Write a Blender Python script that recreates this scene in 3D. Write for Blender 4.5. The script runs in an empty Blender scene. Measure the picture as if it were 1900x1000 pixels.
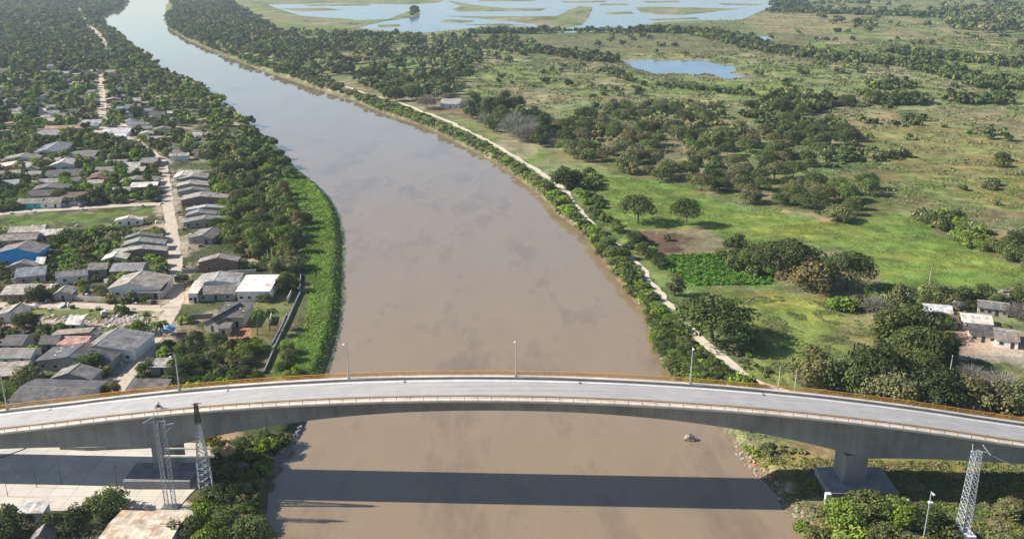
import bpy, math, random
import numpy as np
from mathutils import Vector, Matrix
SC = bpy.context.scene
COL = SC.collection
R = math.radians
rnd = random.Random(7)
NR = np.random.RandomState(11)

# ------------------------------------------------------------------ camera
F, TH, CH = 1700.0, math.atan(.34), 118.0
CT, ST = math.cos(TH), math.sin(TH)
cd = bpy.data.cameras.new('camera'); cam = bpy.data.objects.new('camera', cd); COL.objects.link(cam)
cd.sensor_width = 36; cd.lens = F / 1900 * 36; cd.clip_start = 1; cd.clip_end = 40000
cam.location = (0, 0, CH); cam.rotation_euler = (math.pi / 2 - TH, 0, 0)
SC.camera = cam
SC.render.resolution_x, SC.render.resolution_y = 1900, 1000
# ------------------------------------------------------------------ world, sun, exposure
SUN_EL = R(33); TO_SUN = Vector((-math.cos(SUN_EL) * math.cos(R(3)), math.cos(SUN_EL) * math.sin(R(3)), math.sin(SUN_EL)))
w = bpy.data.worlds.new('World'); SC.world = w; w.use_nodes = True
nt = w.node_tree
bg = nt.nodes['Background']; sky = nt.nodes.new('ShaderNodeTexSky'); sky.sky_type = 'NISHITA'
sky.sun_disc = False; sky.sun_elevation = SUN_EL
sky.sun_rotation = math.atan2(TO_SUN.x, TO_SUN.y)
sky.air_density = 1.0; sky.dust_density = .3; sky.ozone_density = 2.0
nt.links.new(sky.outputs[0], bg.inputs[0]); bg.inputs[1].default_value = .074
sl = bpy.data.lights.new('sun', 'SUN'); so = bpy.data.objects.new('sun', sl); COL.objects.link(so)
sl.energy = 4.9; sl.angle = R(.5); sl.color = (1, .94, .85)
so.rotation_euler = TO_SUN.to_track_quat('Z', 'Y').to_euler()
SC.view_settings.view_transform = 'Standard'; SC.view_settings.look = 'None'
SC.view_settings.exposure = .86; SC.view_settings.gamma = 1
SC.cycles.max_bounces = 6; SC.cycles.volume_bounces = 0; SC.cycles.transparent_max_bounces = 8

# ------------------------------------------------------------------ placing helpers
ZG = 2.5
def P(px, py, z=ZG):
    u = (px - 950) / F; v = (py - 500) / F
    dy = CT - v * ST; dz = -(ST + v * CT); t = (z - CH) / dz
    return (u * t, dy * t)
def PP(pts, z=ZG): return np.array([P(a, b, z) for a, b in pts])

def poly_sd(X, Y, poly):
    """signed distance, negative inside"""
    shp = X.shape; X = X.ravel(); Y = Y.ravel()
    d2 = np.full(X.shape, 1e18); ins = np.zeros(X.shape, bool)
    n = len(poly)
    for i in range(n):
        x0, y0 = poly[i]; x1, y1 = poly[(i + 1) % n]
        ex, ey = x1 - x0, y1 - y0; L = ex * ex + ey * ey + 1e-12
        t = np.clip(((X - x0) * ex + (Y - y0) * ey) / L, 0, 1)
        dd = (X - x0 - t * ex) ** 2 + (Y - y0 - t * ey) ** 2
        d2 = np.minimum(d2, dd)
        if y0 != y1:
            c = ((y0 > Y) != (y1 > Y)) & (X < (x1 - x0) * (Y - y0) / (y1 - y0) + x0)
            ins ^= c
    return (np.sqrt(d2) * np.where(ins, -1, 1)).reshape(shp)
def inside(X, Y, poly):
    X = np.asarray(X, float); Y = np.asarray(Y, float); ins = np.zeros(X.shape, bool); n = len(poly)
    for i in range(n):
        x0, y0 = poly[i]; x1, y1 = poly[(i + 1) % n]
        if y0 != y1: ins ^= ((y0 > Y) != (y1 > Y)) & (X < (x1 - x0) * (Y - y0) / (y1 - y0) + x0)
    return ins
def line_d(X, Y, pts):
    d2 = np.full(np.shape(X), 1e18)
    for i in range(len(pts) - 1):
        x0, y0 = pts[i]; x1, y1 = pts[i + 1]
        ex, ey = x1 - x0, y1 - y0; L = ex * ex + ey * ey + 1e-12
        t = np.clip(((X - x0) * ex + (Y - y0) * ey) / L, 0, 1)
        d2 = np.minimum(d2, (X - x0 - t * ex) ** 2 + (Y - y0 - t * ey) ** 2)
    return np.sqrt(d2)
_ph = NR.rand(40, 3) * 6.28
def fnoise(X, Y, sc, seed=0, octv=4):
    """smooth pseudo noise about -1..1"""
    v = 0; a = 1; tot = 0
    for o in range(octv):
        k = 6.28 / sc * 2 ** o
        for j in range(3):
            p = _ph[(seed * 7 + o * 3 + j) % 40]; an = p[0] * 2 + j * 2.1
            v = v + a * np.sin((X * math.cos(an) + Y * math.sin(an)) * k * (1 + .3 * j) + p[1] + 1.7 * np.sin((X * math.sin(an) - Y * math.cos(an)) * k * .7 + p[2]))
        tot += a * 3; a *= .55
    return v / tot * 1.7

# ------------------------------------------------------------------ shorelines (traced on the water plane)
LB = [(488,1000),(493,960),(497,935),(497,900),(515,862),(540,825),(562,795),(582,745),(600,697),(612,665),(627,610),(632,560),(633,500),(634,440),(626,398),(608,366),(583,341),(548,314),(525,287),(497,257),(470,236),(430,206),(395,181),(355,157),(320,141),(290,119),(262,101),(246,86),(216,61),(192,46),(184,37),(200,25),(228,12),(238,0),(244,-14),(244,-24)]
RB = [(1500,1000),(1478,972),(1455,947),(1440,915),(1405,880),(1375,850),(1355,820),(1300,755),(1262,712),(1238,690),(1217,650),(1207,610),(1196,580),(1160,540),(1130,500),(1100,460),(1070,425),(1030,395),(1005,366),(960,332),(905,294),(860,271),(800,241),(760,226),(700,206),(660,188),(600,169),(540,149),(480,129),(430,109),(395,96),(350,76),(316,56),(306,36),(308,15),(314,0),(318,-14),(315,-24)]
LBw = [(-20,-150),(-30,0),(-40,100)] + [P(a, b, 0) for a, b in LB]
RBw = [(90,-150),(68,0),(58,100)] + [P(a, b, 0) for a, b in RB]
RIVER = np.array(LBw + [(-1800, 6200), (-1500, 6200)] + RBw[::-1])
LAG = PP([(496,9),(620,7),(760,9),(812,6),(850,-8),(1180,-9),(1500,-12),(1445,6),(1422,16),(1392,30),(1372,38),(1300,38),(1215,42),(1190,52),(1160,58),(1040,62),(1010,50),(900,50),(850,55),(790,61),(740,60),(665,53),(690,45),(650,36),(560,30),(520,18)], 0)
ISL = [PP(p, 0) for p in (
 [(630,40),(720,36),(745,26),(772,17),(781,20),(776,30),(752,35),(716,40),(690,46),(640,47)],
 [(812,42),(828,37),(880,39),(872,43)],
 [(822,30),(900,31),(960,31),(1035,30),(1052,20),(1075,12),(1100,14),(1096,26),(1090,36),(1080,47),(1050,53),(1012,51),(985,45),(900,36)],
 [(826,1),(880,10),(940,16),(1014,16),(1004,21),(850,22),(838,18),(856,12)],
 [(1178,14),(1215,13),(1300,15),(1376,17),(1330,22),(1265,29),(1215,27),(1188,23)],
 [(1190,3),(1260,2),(1262,5),(1200,6)], [(1330,7),(1420,8),(1400,11),(1340,10)], [(880,-3),(1000,-2),(990,3),(890,3)], [(520,17),(600,15),(640,19),(560,22)], [(560,9),(680,8),(690,11),(575,12)], [(1120,24),(1170,22),(1178,26),(1130,28)], [(1200,36),(1290,33),(1300,36),(1215,39)], [(1110,8),(1160,7),(1170,10),(1115,11)], [(700,47),(740,45),(745,50),(705,52)], [(1040,3),(1130,2),(1120,5),(1050,6)], [(860,46),(930,44),(990,48),(900,49)])]
POND = PP([(1152,113),(1180,112),(1200,110),(1260,113),(1300,111),(1318,117),(1340,121),(1362,122),(1366,131),(1352,136),(1372,141),(1396,143),(1348,148),(1330,141),(1306,136),(1290,140),(1240,135),(1216,138),(1190,129),(1176,127),(1168,119)], 0)
POND2 = PP([(1398,68),(1425,68),(1434,74),(1405,75)], 0)

def ground(X, Y):
    X = np.asarray(X, float); Y = np.asarray(Y, float)
    z = ZG + .25 * fnoise(X, Y, 90, 1, 2) * np.clip((Y - 260) / 200, 0, 1)
    dr = poly_sd(X, Y, RIVER)
    z = np.minimum(z, np.where(dr > 0, dr * .75, dr * .5))
    far = Y > 500
    if np.any(far):
        dl = poly_sd(X, Y, LAG)
        for i in ISL: dl = np.maximum(dl, -poly_sd(X, Y, i) )
        z = np.where(far, np.minimum(z, np.where(dl > 0, .15 + dl * .03, dl * .1)), z)
        for pd in (POND, POND2):
            d = poly_sd(X, Y, pd); z = np.where(far, np.minimum(z, np.where(d > 0, .1 + d * .08, d * .15)), z)
    return np.maximum(z, -1.5)
def gz(x, y): return float(ground(np.array([x]), np.array([y]))[0])

# ------------------------------------------------------------------ materials
def newmat(name):
    m = bpy.data.materials.new(name); m.use_nodes = True
    t = m.node_tree; b = t.nodes['Principled BSDF']
    return m, t, b
def N(t, kind, **kw):
    n = t.nodes.new(kind)
    for k, v in kw.items():
        if k.startswith('i_'): n.inputs[k[2:].replace('_', ' ')].default_value = v
        else: setattr(n, k, v)
    return n
def noise(t, co, scale, detail=4, rough=.55):
    n = N(t, 'ShaderNodeTexNoise'); n.inputs['Scale'].default_value = scale; n.inputs['Detail'].default_value = detail
    n.inputs['Roughness'].default_value = rough
    t.links.new(co, n.inputs['Vector']); return n.outputs['Fac']
def ramp(t, fac, stops):
    r = N(t, 'ShaderNodeValToRGB'); e = r.color_ramp.elements
    while len(e) < len(stops): e.new(.5)
    for k, (p, c) in enumerate(stops):
        e[k].position = p; e[k].color = (c, c, c, 1) if not isinstance(c, tuple) else c + (1,)
    t.links.new(fac, r.inputs[0]); return r.outputs[0]
def mix(t, a, b, fac, mode='MIX'):
    m = N(t, 'ShaderNodeMix', data_type='RGBA', blend_type=mode)
    for sock, v in ((m.inputs[6], a), (m.inputs[7], b), (m.inputs[0], fac)):
        if hasattr(v, 'links'): t.links.new(v, sock)
        else: sock.default_value = v if isinstance(v, (int, float)) else tuple(v) + (1,)
    return m.outputs[2]
def bump(t, b, h, strength, dist):
    n = N(t, 'ShaderNodeBump'); n.inputs['Strength'].default_value = strength; n.inputs['Distance'].default_value = dist
    t.links.new(h, n.inputs['Height']); t.links.new(n.outputs[0], b.inputs['Normal'])
MC = {}
def plain(name, rgb, rough=.8, var=.25, scale=1.5, metal=0, objcol=False):
    if name in MC: return MC[name]
    m, t, b = newmat(name); co = N(t, 'ShaderNodeTexCoord').outputs['Object']
    n = noise(t, co, scale, 5); k = ramp(t, n, [(.3, 1 - var), (.7, 1 + var * .5)])
    base = N(t, 'ShaderNodeObjectInfo').outputs['Color'] if objcol else rgb
    t.links.new(mix(t, base, k, 1.0, 'MULTIPLY'), b.inputs['Base Color'])
    b.inputs['Roughness'].default_value = rough; b.inputs['Metallic'].default_value = metal
    MC[name] = m; return m

M_conc = plain('grey_concrete', (.24, .24, .235), .85, .3, .35)  # plain grey concrete with random mottling
def girder_mat():
    m, t, b = newmat('girder_concrete'); co = N(t, 'ShaderNodeTexCoord').outputs['Object']
    mp = N(t, 'ShaderNodeMapping'); mp.inputs['Scale'].default_value = (.5, .5, .06); t.links.new(co, mp.inputs[0])
    n1 = noise(t, mp.outputs[0], 1.2, 6, .65); n2 = noise(t, co, .12, 4)
    k = mix(t, ramp(t, n1, [(.3, .8), (.7, 1.08)]), ramp(t, n2, [(.35, .75), (.65, 1.12)]), 1, 'MULTIPLY')
    br = N(t, 'ShaderNodeTexWave', wave_type='BANDS', bands_direction='X'); br.inputs['Scale'].default_value = .0785; br.inputs['Distortion'].default_value = 0
    t.links.new(co, br.inputs[0]); k = mix(t, k, ramp(t, br.outputs['Fac'], [(0, .86), (.02, 1.)]), 1, 'MULTIPLY')
    t.links.new(mix(t, (.265, .262, .25), k, 1, 'MULTIPLY'), b.inputs['Base Color']); b.inputs['Roughness'].default_value = .85
    return m
M_girder = girder_mat()
M_walk = plain('pale_concrete', (.62, .55, .47), .85, .25, .4)
def road_mat():
    m, t, b = newmat('worn_asphalt'); co = N(t, 'ShaderNodeTexCoord').outputs['Object']
    mp = N(t, 'ShaderNodeMapping'); mp.inputs['Scale'].default_value = (.02, .9, 1); t.links.new(co, mp.inputs[0])
    n1 = noise(t, mp.outputs[0], 1.3, 4); n2 = noise(t, co, .25, 6, .7)
    k = mix(t, ramp(t, n1, [(.3, .80), (.5, 1.), (.7, 1.08)]), ramp(t, n2, [(.3, .86), (.7, 1.06)]), 1, 'MULTIPLY')
    t.links.new(mix(t, (.38, .362, .348), k, 1, 'MULTIPLY'), b.inputs['Base Color']); b.inputs['Roughness'].default_value = .8
    return m
M_road = road_mat()
M_line = plain('worn_white_paint', (.80, .78, .74), .7, .2, .5)
M_rail = plain('orange_yellow_paint', (.88, .42, .05), .55, .25, .8)
M_galv = plain('galvanised_steel', (.40, .42, .44), .5, .2, 1.5, .3)
M_rust = plain('rusty_steel', (.13, .075, .05), .8, .4, 2)
M_white = plain('white_paint', (.72, .72, .70), .5, .1, 1)
M_dark = plain('dark_metal', (.035, .035, .04), .6, .2, 1)
M_black = plain('black_rubber', (.015, .015, .015), .8, .2, 1)
M_glass = plain('dark_window', (.02, .022, .025), .25, .2, 1)
M_wall = plain('painted_wall', None, .85, .22, .6, 0, True)
M_obj = plain('object_tone', None, .8, .3, .8, 0, True)
M_bark = plain('bark', (.13, .10, .075), .9, .3, 3)
def roof_mat():
    m, t, b = newmat('corrugated_sheets'); co = N(t, 'ShaderNodeTexCoord').outputs['Object']
    oi = N(t, 'ShaderNodeObjectInfo')
    ad = N(t, 'ShaderNodeVectorMath', operation='ADD'); t.links.new(co, ad.inputs[0])
    mu = N(t, 'ShaderNodeMath', operation='MULTIPLY'); mu.inputs[1].default_value = 91; t.links.new(oi.outputs['Random'], mu.inputs[0]); t.links.new(mu.outputs[0], ad.inputs[1])
    v = ad.outputs[0]
    br = N(t, 'ShaderNodeTexBrick', offset=0); br.inputs['Scale'].default_value = 1
    br.inputs['Brick Width'].default_value = 1.05; br.inputs['Row Height'].default_value = 1.9; br.inputs['Mortar Size'].default_value = .035
    br.inputs['Color1'].default_value = (.72, .72, .72, 1); br.inputs['Color2'].default_value = (1.2, 1.18, 1.15, 1); br.inputs['Mortar'].default_value = (.55, .55, .55, 1)
    t.links.new(v, br.inputs['Vector'])
    n = noise(t, v, .55, 6, .7); n2 = noise(t, v, 3, 3)
    k = mix(t, ramp(t, n, [(.32, .6), (.66, 1.2)]), ramp(t, n2, [(.3, .85), (.7, 1.1)]), 1, 'MULTIPLY')
    k = mix(t, br.outputs[0], k, 1, 'MULTIPLY')
    n5 = noise(t, v, .28, 5, .7); c = mix(t, oi.outputs['Color'], k, 1, 'MULTIPLY')
    c = mix(t, c, mix(t, c, (.72, .56, .44), 1, 'MULTIPLY'), ramp(t, n5, [(.5, 0.), (.62, .9)]))
    t.links.new(c, b.inputs['Base Color']); b.inputs['Roughness'].default_value = .75
    return m
M_roof = roof_mat()
def leaf_mat():
    m, t, b = newmat('leaves'); at = N(t, 'ShaderNodeAttribute', attribute_name='tint'); oi = N(t, 'ShaderNodeObjectInfo')
    c = mix(t, oi.outputs['Color'], at.outputs['Color'], 1, 'MULTIPLY')
    t.nodes.remove(b); d = N(t, 'ShaderNodeBsdfDiffuse'); tr = N(t, 'ShaderNodeBsdfTranslucent'); mx = N(t, 'ShaderNodeMixShader'); mx.inputs[0].default_value = .22
    t.links.new(c, d.inputs[0]); t.links.new(c, tr.inputs[0]); t.links.new(d.outputs[0], mx.inputs[1]); t.links.new(tr.outputs[0], mx.inputs[2])
    t.links.new(mx.outputs[0], t.nodes['Material Output'].inputs[0]); return m
M_leaf = leaf_mat()

# ------------------------------------------------------------------ object helpers
def tag(o, label=None, cat=None, group=None, kind=None):
    if label: o['label'] = label
    if cat: o['category'] = cat
    if group: o['group'] = group
    if kind: o['kind'] = kind
    return o
def empty(name, loc, label, cat, rz=0, group=None):
    o = bpy.data.objects.new(name, None); COL.objects.link(o); o.location = loc; o.rotation_euler = (0, 0, rz)
    return tag(o, label, cat, group)
def link(name, me, mat=None, parent=None, color=None):
    o = bpy.data.objects.new(name, me); COL.objects.link(o)
    if mat and not me.materials: me.materials.append(mat)
    if parent: o.parent = parent
    if color: o.color = tuple(color) + (1,)
    return o
class MB:
    def __init__(s): s.v = []; s.f = []
    def add(s, vs, fs):
        k = len(s.v); s.v += [tuple(p) for p in vs]; s.f += [tuple(i + k for i in f) for f in fs]; return s
    def box(s, x0, x1, y0, y1, z0, z1):
        return s.add([(x0,y0,z0),(x1,y0,z0),(x1,y1,z0),(x0,y1,z0),(x0,y0,z1),(x1,y0,z1),(x1,y1,z1),(x0,y1,z1)],
                     [(0,3,2,1),(4,5,6,7),(0,1,5,4),(1,2,6,5),(2,3,7,6),(3,0,4,7)])
    def tube(s, a, b, r0, r1=None, n=6):
        a = Vector(a); b = Vector(b); d = (b - a)
        if d.length < 1e-6: return s
        r1 = r0 if r1 is None else r1
        q = d.to_track_quat('Z', 'Y'); vs = []
        for c, r in ((a, r0), (b, r1)):
            for i in range(n):
                an = 2 * math.pi * i / n; vs.append(c + q @ Vector((math.cos(an) * r, math.sin(an) * r, 0)))
        fs = [(i, (i + 1) % n, n + (i + 1) % n, n + i) for i in range(n)] + [tuple(range(n))[::-1], tuple(range(n, 2 * n))]
        return s.add(vs, fs)
    def mesh(s, name):
        me = bpy.data.meshes.new(name); me.from_pydata(s.v, [], s.f); me.update(); return me
    def build(s, name, mat, parent=None, color=None): return link(name, s.mesh(name), mat, parent, color)
def big_mesh(name, V, Fq, tint=None):
    """numpy quads; tint per vertex (n,3)"""
    me = bpy.data.meshes.new(name); nv, nf = len(V), len(Fq); k = Fq.shape[1]
    me.vertices.add(nv); me.vertices.foreach_set('co', np.ascontiguousarray(V, np.float32).ravel())
    me.loops.add(nf * k); me.loops.foreach_set('vertex_index', np.ascontiguousarray(Fq, np.int32).ravel())
    me.polygons.add(nf); me.polygons.foreach_set('loop_start', np.arange(0, nf * k, k, dtype=np.int32))
    me.update(calc_edges=True)
    if tint is not None:
        at = me.color_attributes.new('tint', 'FLOAT_COLOR', 'POINT')
        c = np.ones((nv, 4), np.float32); c[:, :3] = tint; at.data.foreach_set('color', c.ravel())
    return me
def cp(o, parent=None, loc=None, rz=None, scale=None, color=None):
    c = o.copy(); COL.objects.link(c)
    if parent is not None: c.parent = parent
    if loc is not None: c.location = loc
    if rz is not None: c.rotation_euler = (0, 0, rz)
    if scale is not None: c.scale = scale
    if color is not None: c.color = tuple(color) + (1,)
    return c
def cp_tree(o, loc, rz=0):
    r = cp(o, None, loc, rz)
    for ch in list(o.children):
        c = cp(ch, r)
        for g in list(ch.children): cp(g, c)
    return r

# ------------------------------------------------------------------ ground cover zones, traced on the ground
STREETS = {
 'main': (5.2, [(208,742),(236,700),(256,672),(286,628),(312,590),(328,560),(326,520),(324,470),(318,420),(312,380),(306,330),(300,298),(262,270),(214,246),(192,240),(190,215),(192,190),(188,160),(190,135)]),
 'cross': (5.5, [(-60,566),(40,566),(120,566),(200,569),(300,573),(322,566)]),
 'upper': (6, [(-60,404),(0,398),(60,392),(160,385),(240,381),(306,378)]),
 'far': (10, [(145,14),(150,30),(163,48),(178,60),(194,82),(201,100)]),
 'square': (9, [(160,238),(200,240),(245,236)]),
}
PATH = [(640,160),(675,173),(720,186),(757,197),(800,214),(835,226),(870,245),(920,270),(970,300),(1012,328),(1045,350),(1062,374),(1087,405),(1125,438),(1165,476),(1196,505),(1215,540),(1245,575),(1285,612),(1325,655),(1370,690),(1420,714),(1480,737),(1560,768),(1640,800)]
LEFTBANK = np.array(LBw + [(-1800, 6200), (-9000, 6200), (-3000, -150)])
GREEN = (.105, .20, .030); LIME = (.16, .24, .035); OLIVE = (.135, .155, .050); SAND = (.42, .33, .23); DIRT = (.30, .235, .165)
DK = (.050, .070, .024)
ZONES = [
 # right bank
 ([(1100,318),(1180,328),(1290,350),(1330,372),(1390,388),(1480,402),(1520,414),(1600,408),(1640,380),(1700,412),(1780,452),(1850,478),(1920,505),(1920,552),(1700,538),(1640,532),(1620,492),(1560,462),(1440,442),(1400,480),(1445,492),(1430,525),(1300,532),(1225,495),(1180,430),(1110,400)], (.155, .225, .048)),
 ([(1300,385),(1500,420),(1600,415),(1760,460),(1700,470),(1540,450),(1400,430),(1330,410)], (.18, .245, .052)),
 ([(1240,475),(1380,470),(1440,492),(1428,528),(1290,530),(1235,500)], (.11, .225, .04)),
 ([(1178,434),(1240,424),(1300,421),(1350,448),(1372,468),(1290,472),(1215,475)], (.235, .19, .115)),
 ([(1182,436),(1250,428),(1290,446),(1270,464),(1215,474)], (.15, .105, .070)),
 ([(1320,535),(1370,542),(1560,552),(1650,620),(1620,670),(1520,650),(1450,735),(1380,690),(1390,640)], (.20, .225, .06)),
 ([(1420,548),(1560,556),(1600,590),(1500,600),(1430,580)], (.26, .265, .06)),
 ([(1560,565),(1600,580),(1650,620),(1630,650),(1560,640)], (.20, .19, .075)),
 ([(1590,240),(1750,235),(1920,280),(1920,400),(1820,385),(1740,350),(1640,300),(1560,270)], (.21, .20, .075)),
 ([(1780,672),(1785,612),(1850,600),(1920,620),(1920,690),(1850,668)], (.38, .325, .245)),
 ([(1020,255),(1140,250),(1150,262),(1060,275),(1020,270)], (.27, .21, .12)),
 ([(1400,390),(1470,330),(1650,310),(1760,380),(1660,400)], (.165, .16, .065)),
 ([(1420,90),(1500,80),(1660,95),(1760,110),(1920,140),(1920,180),(1700,120),(1560,105)], (.16, .225, .05)),
 ([(1180,92),(1300,88),(1330,110),(1180,110)], (.25, .25, .09)),
 ([(1300,150),(1480,150),(1560,170),(1420,180),(1310,165)], (.185, .23, .055)),
 ([(1480,135),(1560,125),(1700,160),(1640,180),(1500,165)], (.19, .22, .085)),
 ([(1760,125),(1920,150),(1920,185),(1800,160)], (.14, .22, .04)),
 ([(1740,180),(1840,172),(1880,186),(1790,192)], (.36, .27, .17)),
 ([(480,45),(640,50),(700,60),(600,72),(500,62)], (.17, .20, .06)),
 ([(900,60),(1160,62),(1300,66),(1500,60),(1500,100),(1160,100),(1000,95)], (.155, .16, .07)),
 ([(880,62),(1180,50),(1300,42),(1420,30),(1480,50),(1300,62),(900,75)], (.14, .165, .06)),
 ([(1360,38),(1440,16),(1600,30),(1560,60),(1420,60)], (.24, .22, .10)),
 ([(760,190),(860,185),(900,230),(820,212)], (.20, .17, .10)),
 ([(1070,360),(1130,425),(1200,500),(1300,620),(1230,590),(1130,480)], (.085, .13, .03)),
 ([(1355,820),(1420,830),(1560,850),(1920,860),(1920,880),(1500,880),(1420,900)], (.20, .20, .075)),
 ([(1700,980),(1920,950),(1920,1060),(1720,1060)], (.22, .19, .095)),
 ([(1360,830),(1440,905),(1475,960),(1510,1010),(1560,1010),(1480,900),(1420,860)], (.24, .20, .12)),
 ([(1470,690),(1920,760),(1920,830),(1500,760)], (.12, .11, .06)),
]
ZONES_L = [
 ([(0,402),(290,386),(302,400),(220,406),(130,414),(0,422)], (.13, .17, .040)),
 ([(-40,572),(60,572),(300,578),(290,600),(60,592),(-40,590)], (.17, .17, .06)),
 ([(60,588),(290,585),(285,612),(90,612)], (.34, .29, .23)),
 ([(0,330),(60,322),(62,380),(0,392)], (.44, .37, .29)),
 ([(38,162),(66,160),(70,174),(30,176)], (.42, .31, .19)),
 ([(425,592),(470,590),(480,640),(420,640)], (.30, .18, .11)),
 ([(150,232),(250,230),(250,246),(160,246)], (.44, .36, .29)),
 ([(0,28),(60,22),(80,34),(0,38)], (.26, .24, .19)),
 ([(400,808),(445,806),(440,860),(400,860)], (.36, .25, .15)),
 ([(230,925),(360,925),(330,1010),(230,1010)], (.50, .45, .37)),
 ([(470,540),(560,520),(545,620),(500,700),(450,700)], (.14, .15, .06)),
 ([(540,262),(600,350),(640,440),(640,560),(610,700),(500,700),(575,590),(560,480),(560,400),(470,262)], (.09, .15, .03)),
]
def cover_color(X, Y):
    wx = X + fnoise(X, Y, 30, 2, 3) * 4 * np.clip(Y / 500, .4, 3); wy = Y + fnoise(X, Y, 30, 5, 3) * 5 * np.clip(Y / 400, .4, 6)
    C = np.zeros(X.shape + (3,)); C[:] = (.205, .22, .095)
    big = fnoise(X, Y * .55, 260, 3, 4)[..., None]
    C = np.where(big > .3, np.array((.22, .195, .105)), C)
    C = np.where(big < -.25, np.array((.165, .215, .065)), C)
    b2 = fnoise(X * .7 + 90, Y * .35, 120, 6, 4)[..., None]
    C = np.where(b2 > .45, np.array((.26, .24, .13)), C)
    C = np.where(b2 < -.5, np.array((.115, .145, .055)), C)
    for pts, col in ZONES:
        C[inside(wx, wy, PP(pts))] = col
    left = inside(X, Y, LEFTBANK)
    vn = fnoise(X, Y, 45, 9, 4)
    C[left] = np.where(vn[left][:, None] > .15, np.array((.22, .185, .125)), np.array((.085, .10, .042)))
    C[left & (vn > .45)] = (.33, .27, .195)
    C[left & (Y > 700)] = (.095, .11, .055)
    for pts, col in ZONES_L:
        C[inside(wx, wy, PP(pts))] = col
    d = line_d(X, Y, PP(STREETS['main'][1]))
    C[left & (d < 6) & (vn > -.3)] = (.36, .30, .22)
    dr = poly_sd(X, Y, RIVER); C[dr < 1.6] = (.16, .125, .08)
    return C

# terrain sheet: finer near the viewer's side, reaching past the horizon haze
ys = np.concatenate([np.linspace(-150, 90, 13), 100 * np.exp(np.arange(0, 1015) * .0045)])
us = np.concatenate([-np.geomspace(4, .9, 14)[:-1], np.arange(-.9, .9001, .0035), np.geomspace(.9, 4, 14)[1:]])
SCY = np.where(ys > 0, np.sqrt(ys ** 2 + 120 ** 2), 120)
Xg = us[None, :] * SCY[:, None]; Yg = np.repeat(ys[:, None], len(us), 1)
Zg = ground(Xg, Yg); Cg = cover_color(Xg, Yg)
nr, nc = Xg.shape
idx = np.arange(nr * nc).reshape(nr, nc)
Fq = np.stack([idx[:-1, :-1], idx[:-1, 1:], idx[1:, 1:], idx[1:, :-1]], -1).reshape(-1, 4)
me = big_mesh('ground', np.stack([Xg, Yg, Zg], -1).reshape(-1, 3), Fq, Cg.reshape(-1, 3))
def ground_mat():
    m, t, b = newmat('ground_cover'); co = N(t, 'ShaderNodeTexCoord').outputs['Object']
    at = N(t, 'ShaderNodeAttribute', attribute_name='tint')
    n1 = noise(t, co, .9, 6, .7); n2 = noise(t, co, .11, 6, .65); n3 = noise(t, co, .022, 5, .6)
    mp = N(t, 'ShaderNodeMapping'); mp.inputs['Scale'].default_value = (.35, 1, 1); mp.inputs['Rotation'].default_value = (0, 0, .3); t.links.new(co, mp.inputs[0])
    n4 = noise(t, mp.outputs[0], .05, 5, .7)
    k = mix(t, ramp(t, n1, [(.3, .62), (.72, 1.32)]), ramp(t, n2, [(.36, .60), (.64, 1.32)]), 1, 'MULTIPLY')
    k = mix(t, k, ramp(t, n3, [(.36, .78), (.64, 1.2)]), 1, 'MULTIPLY')
    c = mix(t, at.outputs['Color'], k, 1, 'MULTIPLY')
    c = mix(t, c, mix(t, c, (1.3, 1.02, .95), 1, 'MULTIPLY'), ramp(t, n4, [(.5, 0.), (.62, 1.)]))
    c = mix(t, c, mix(t, c, (.8, .98, .85), 1, 'MULTIPLY'), ramp(t, n4, [(.36, 1.), (.46, 0.)]))
    t.links.new(c, b.inputs['Base Color']); b.inputs['Roughness'].default_value = .95; b.inputs['Specular IOR Level'].default_value = .1
    bump(t, b, n1, .8, .5); return m
g = link('ground', me, ground_mat()); tag(g, kind='structure')

# ------------------------------------------------------------------ water
def water_mat(name, rgb, rough, bs, bd, sc):
    m, t, b = newmat(name); co = N(t, 'ShaderNodeTexCoord').outputs['Object']
    n1 = noise(t, co, sc, 5, .6)
    mp = N(t, 'ShaderNodeMapping'); mp.inputs['Scale'].default_value = (1.6, .55, 1); mp.inputs['Rotation'].default_value = (0, 0, .25); t.links.new(co, mp.inputs[0])
    n2 = noise(t, mp.outputs[0], .028, 9, .68)
    n3 = noise(t, mp.outputs[0], .055, 4, .5)
    c = mix(t, rgb, ramp(t, n3, [(.3, .95), (.7, 1.04)]), 1, 'MULTIPLY')
    c = mix(t, c, ramp(t, n2, [(.51, (1., 1., 1.)), (.58, (.84, .84, .87)), (.70, (.68, .68, .73))]), 1, 'MULTIPLY')  # dark blotches painted into the base colour stand for cloud reflections and ripples
    t.links.new(c, b.inputs['Base Color'])
    t.links.new(ramp(t, n2, [(.52, rough), (.66, rough + .05)]), b.inputs['Roughness'])
    b.inputs['IOR'].default_value = 1.42; b.inputs['Coat Weight'].default_value = .38; b.inputs['Coat IOR'].default_value = 1.5; b.inputs['Coat Roughness'].default_value = .05
    bump(t, b, n1, bs, bd); return m
M_river = water_mat('muddy_water', (.268, .197, .122), .04, .10, .03, .5)
M_lag = water_mat('lagoon_water', (.10, .19, .31), .16, .5, .12, .3)
def sheet(name, pts, z, mat):
    mb = MB(); mb.add([(x, y, z) for x, y in pts], [tuple(range(len(pts)))[::-1]]); return mb.build(name, mat)
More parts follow.
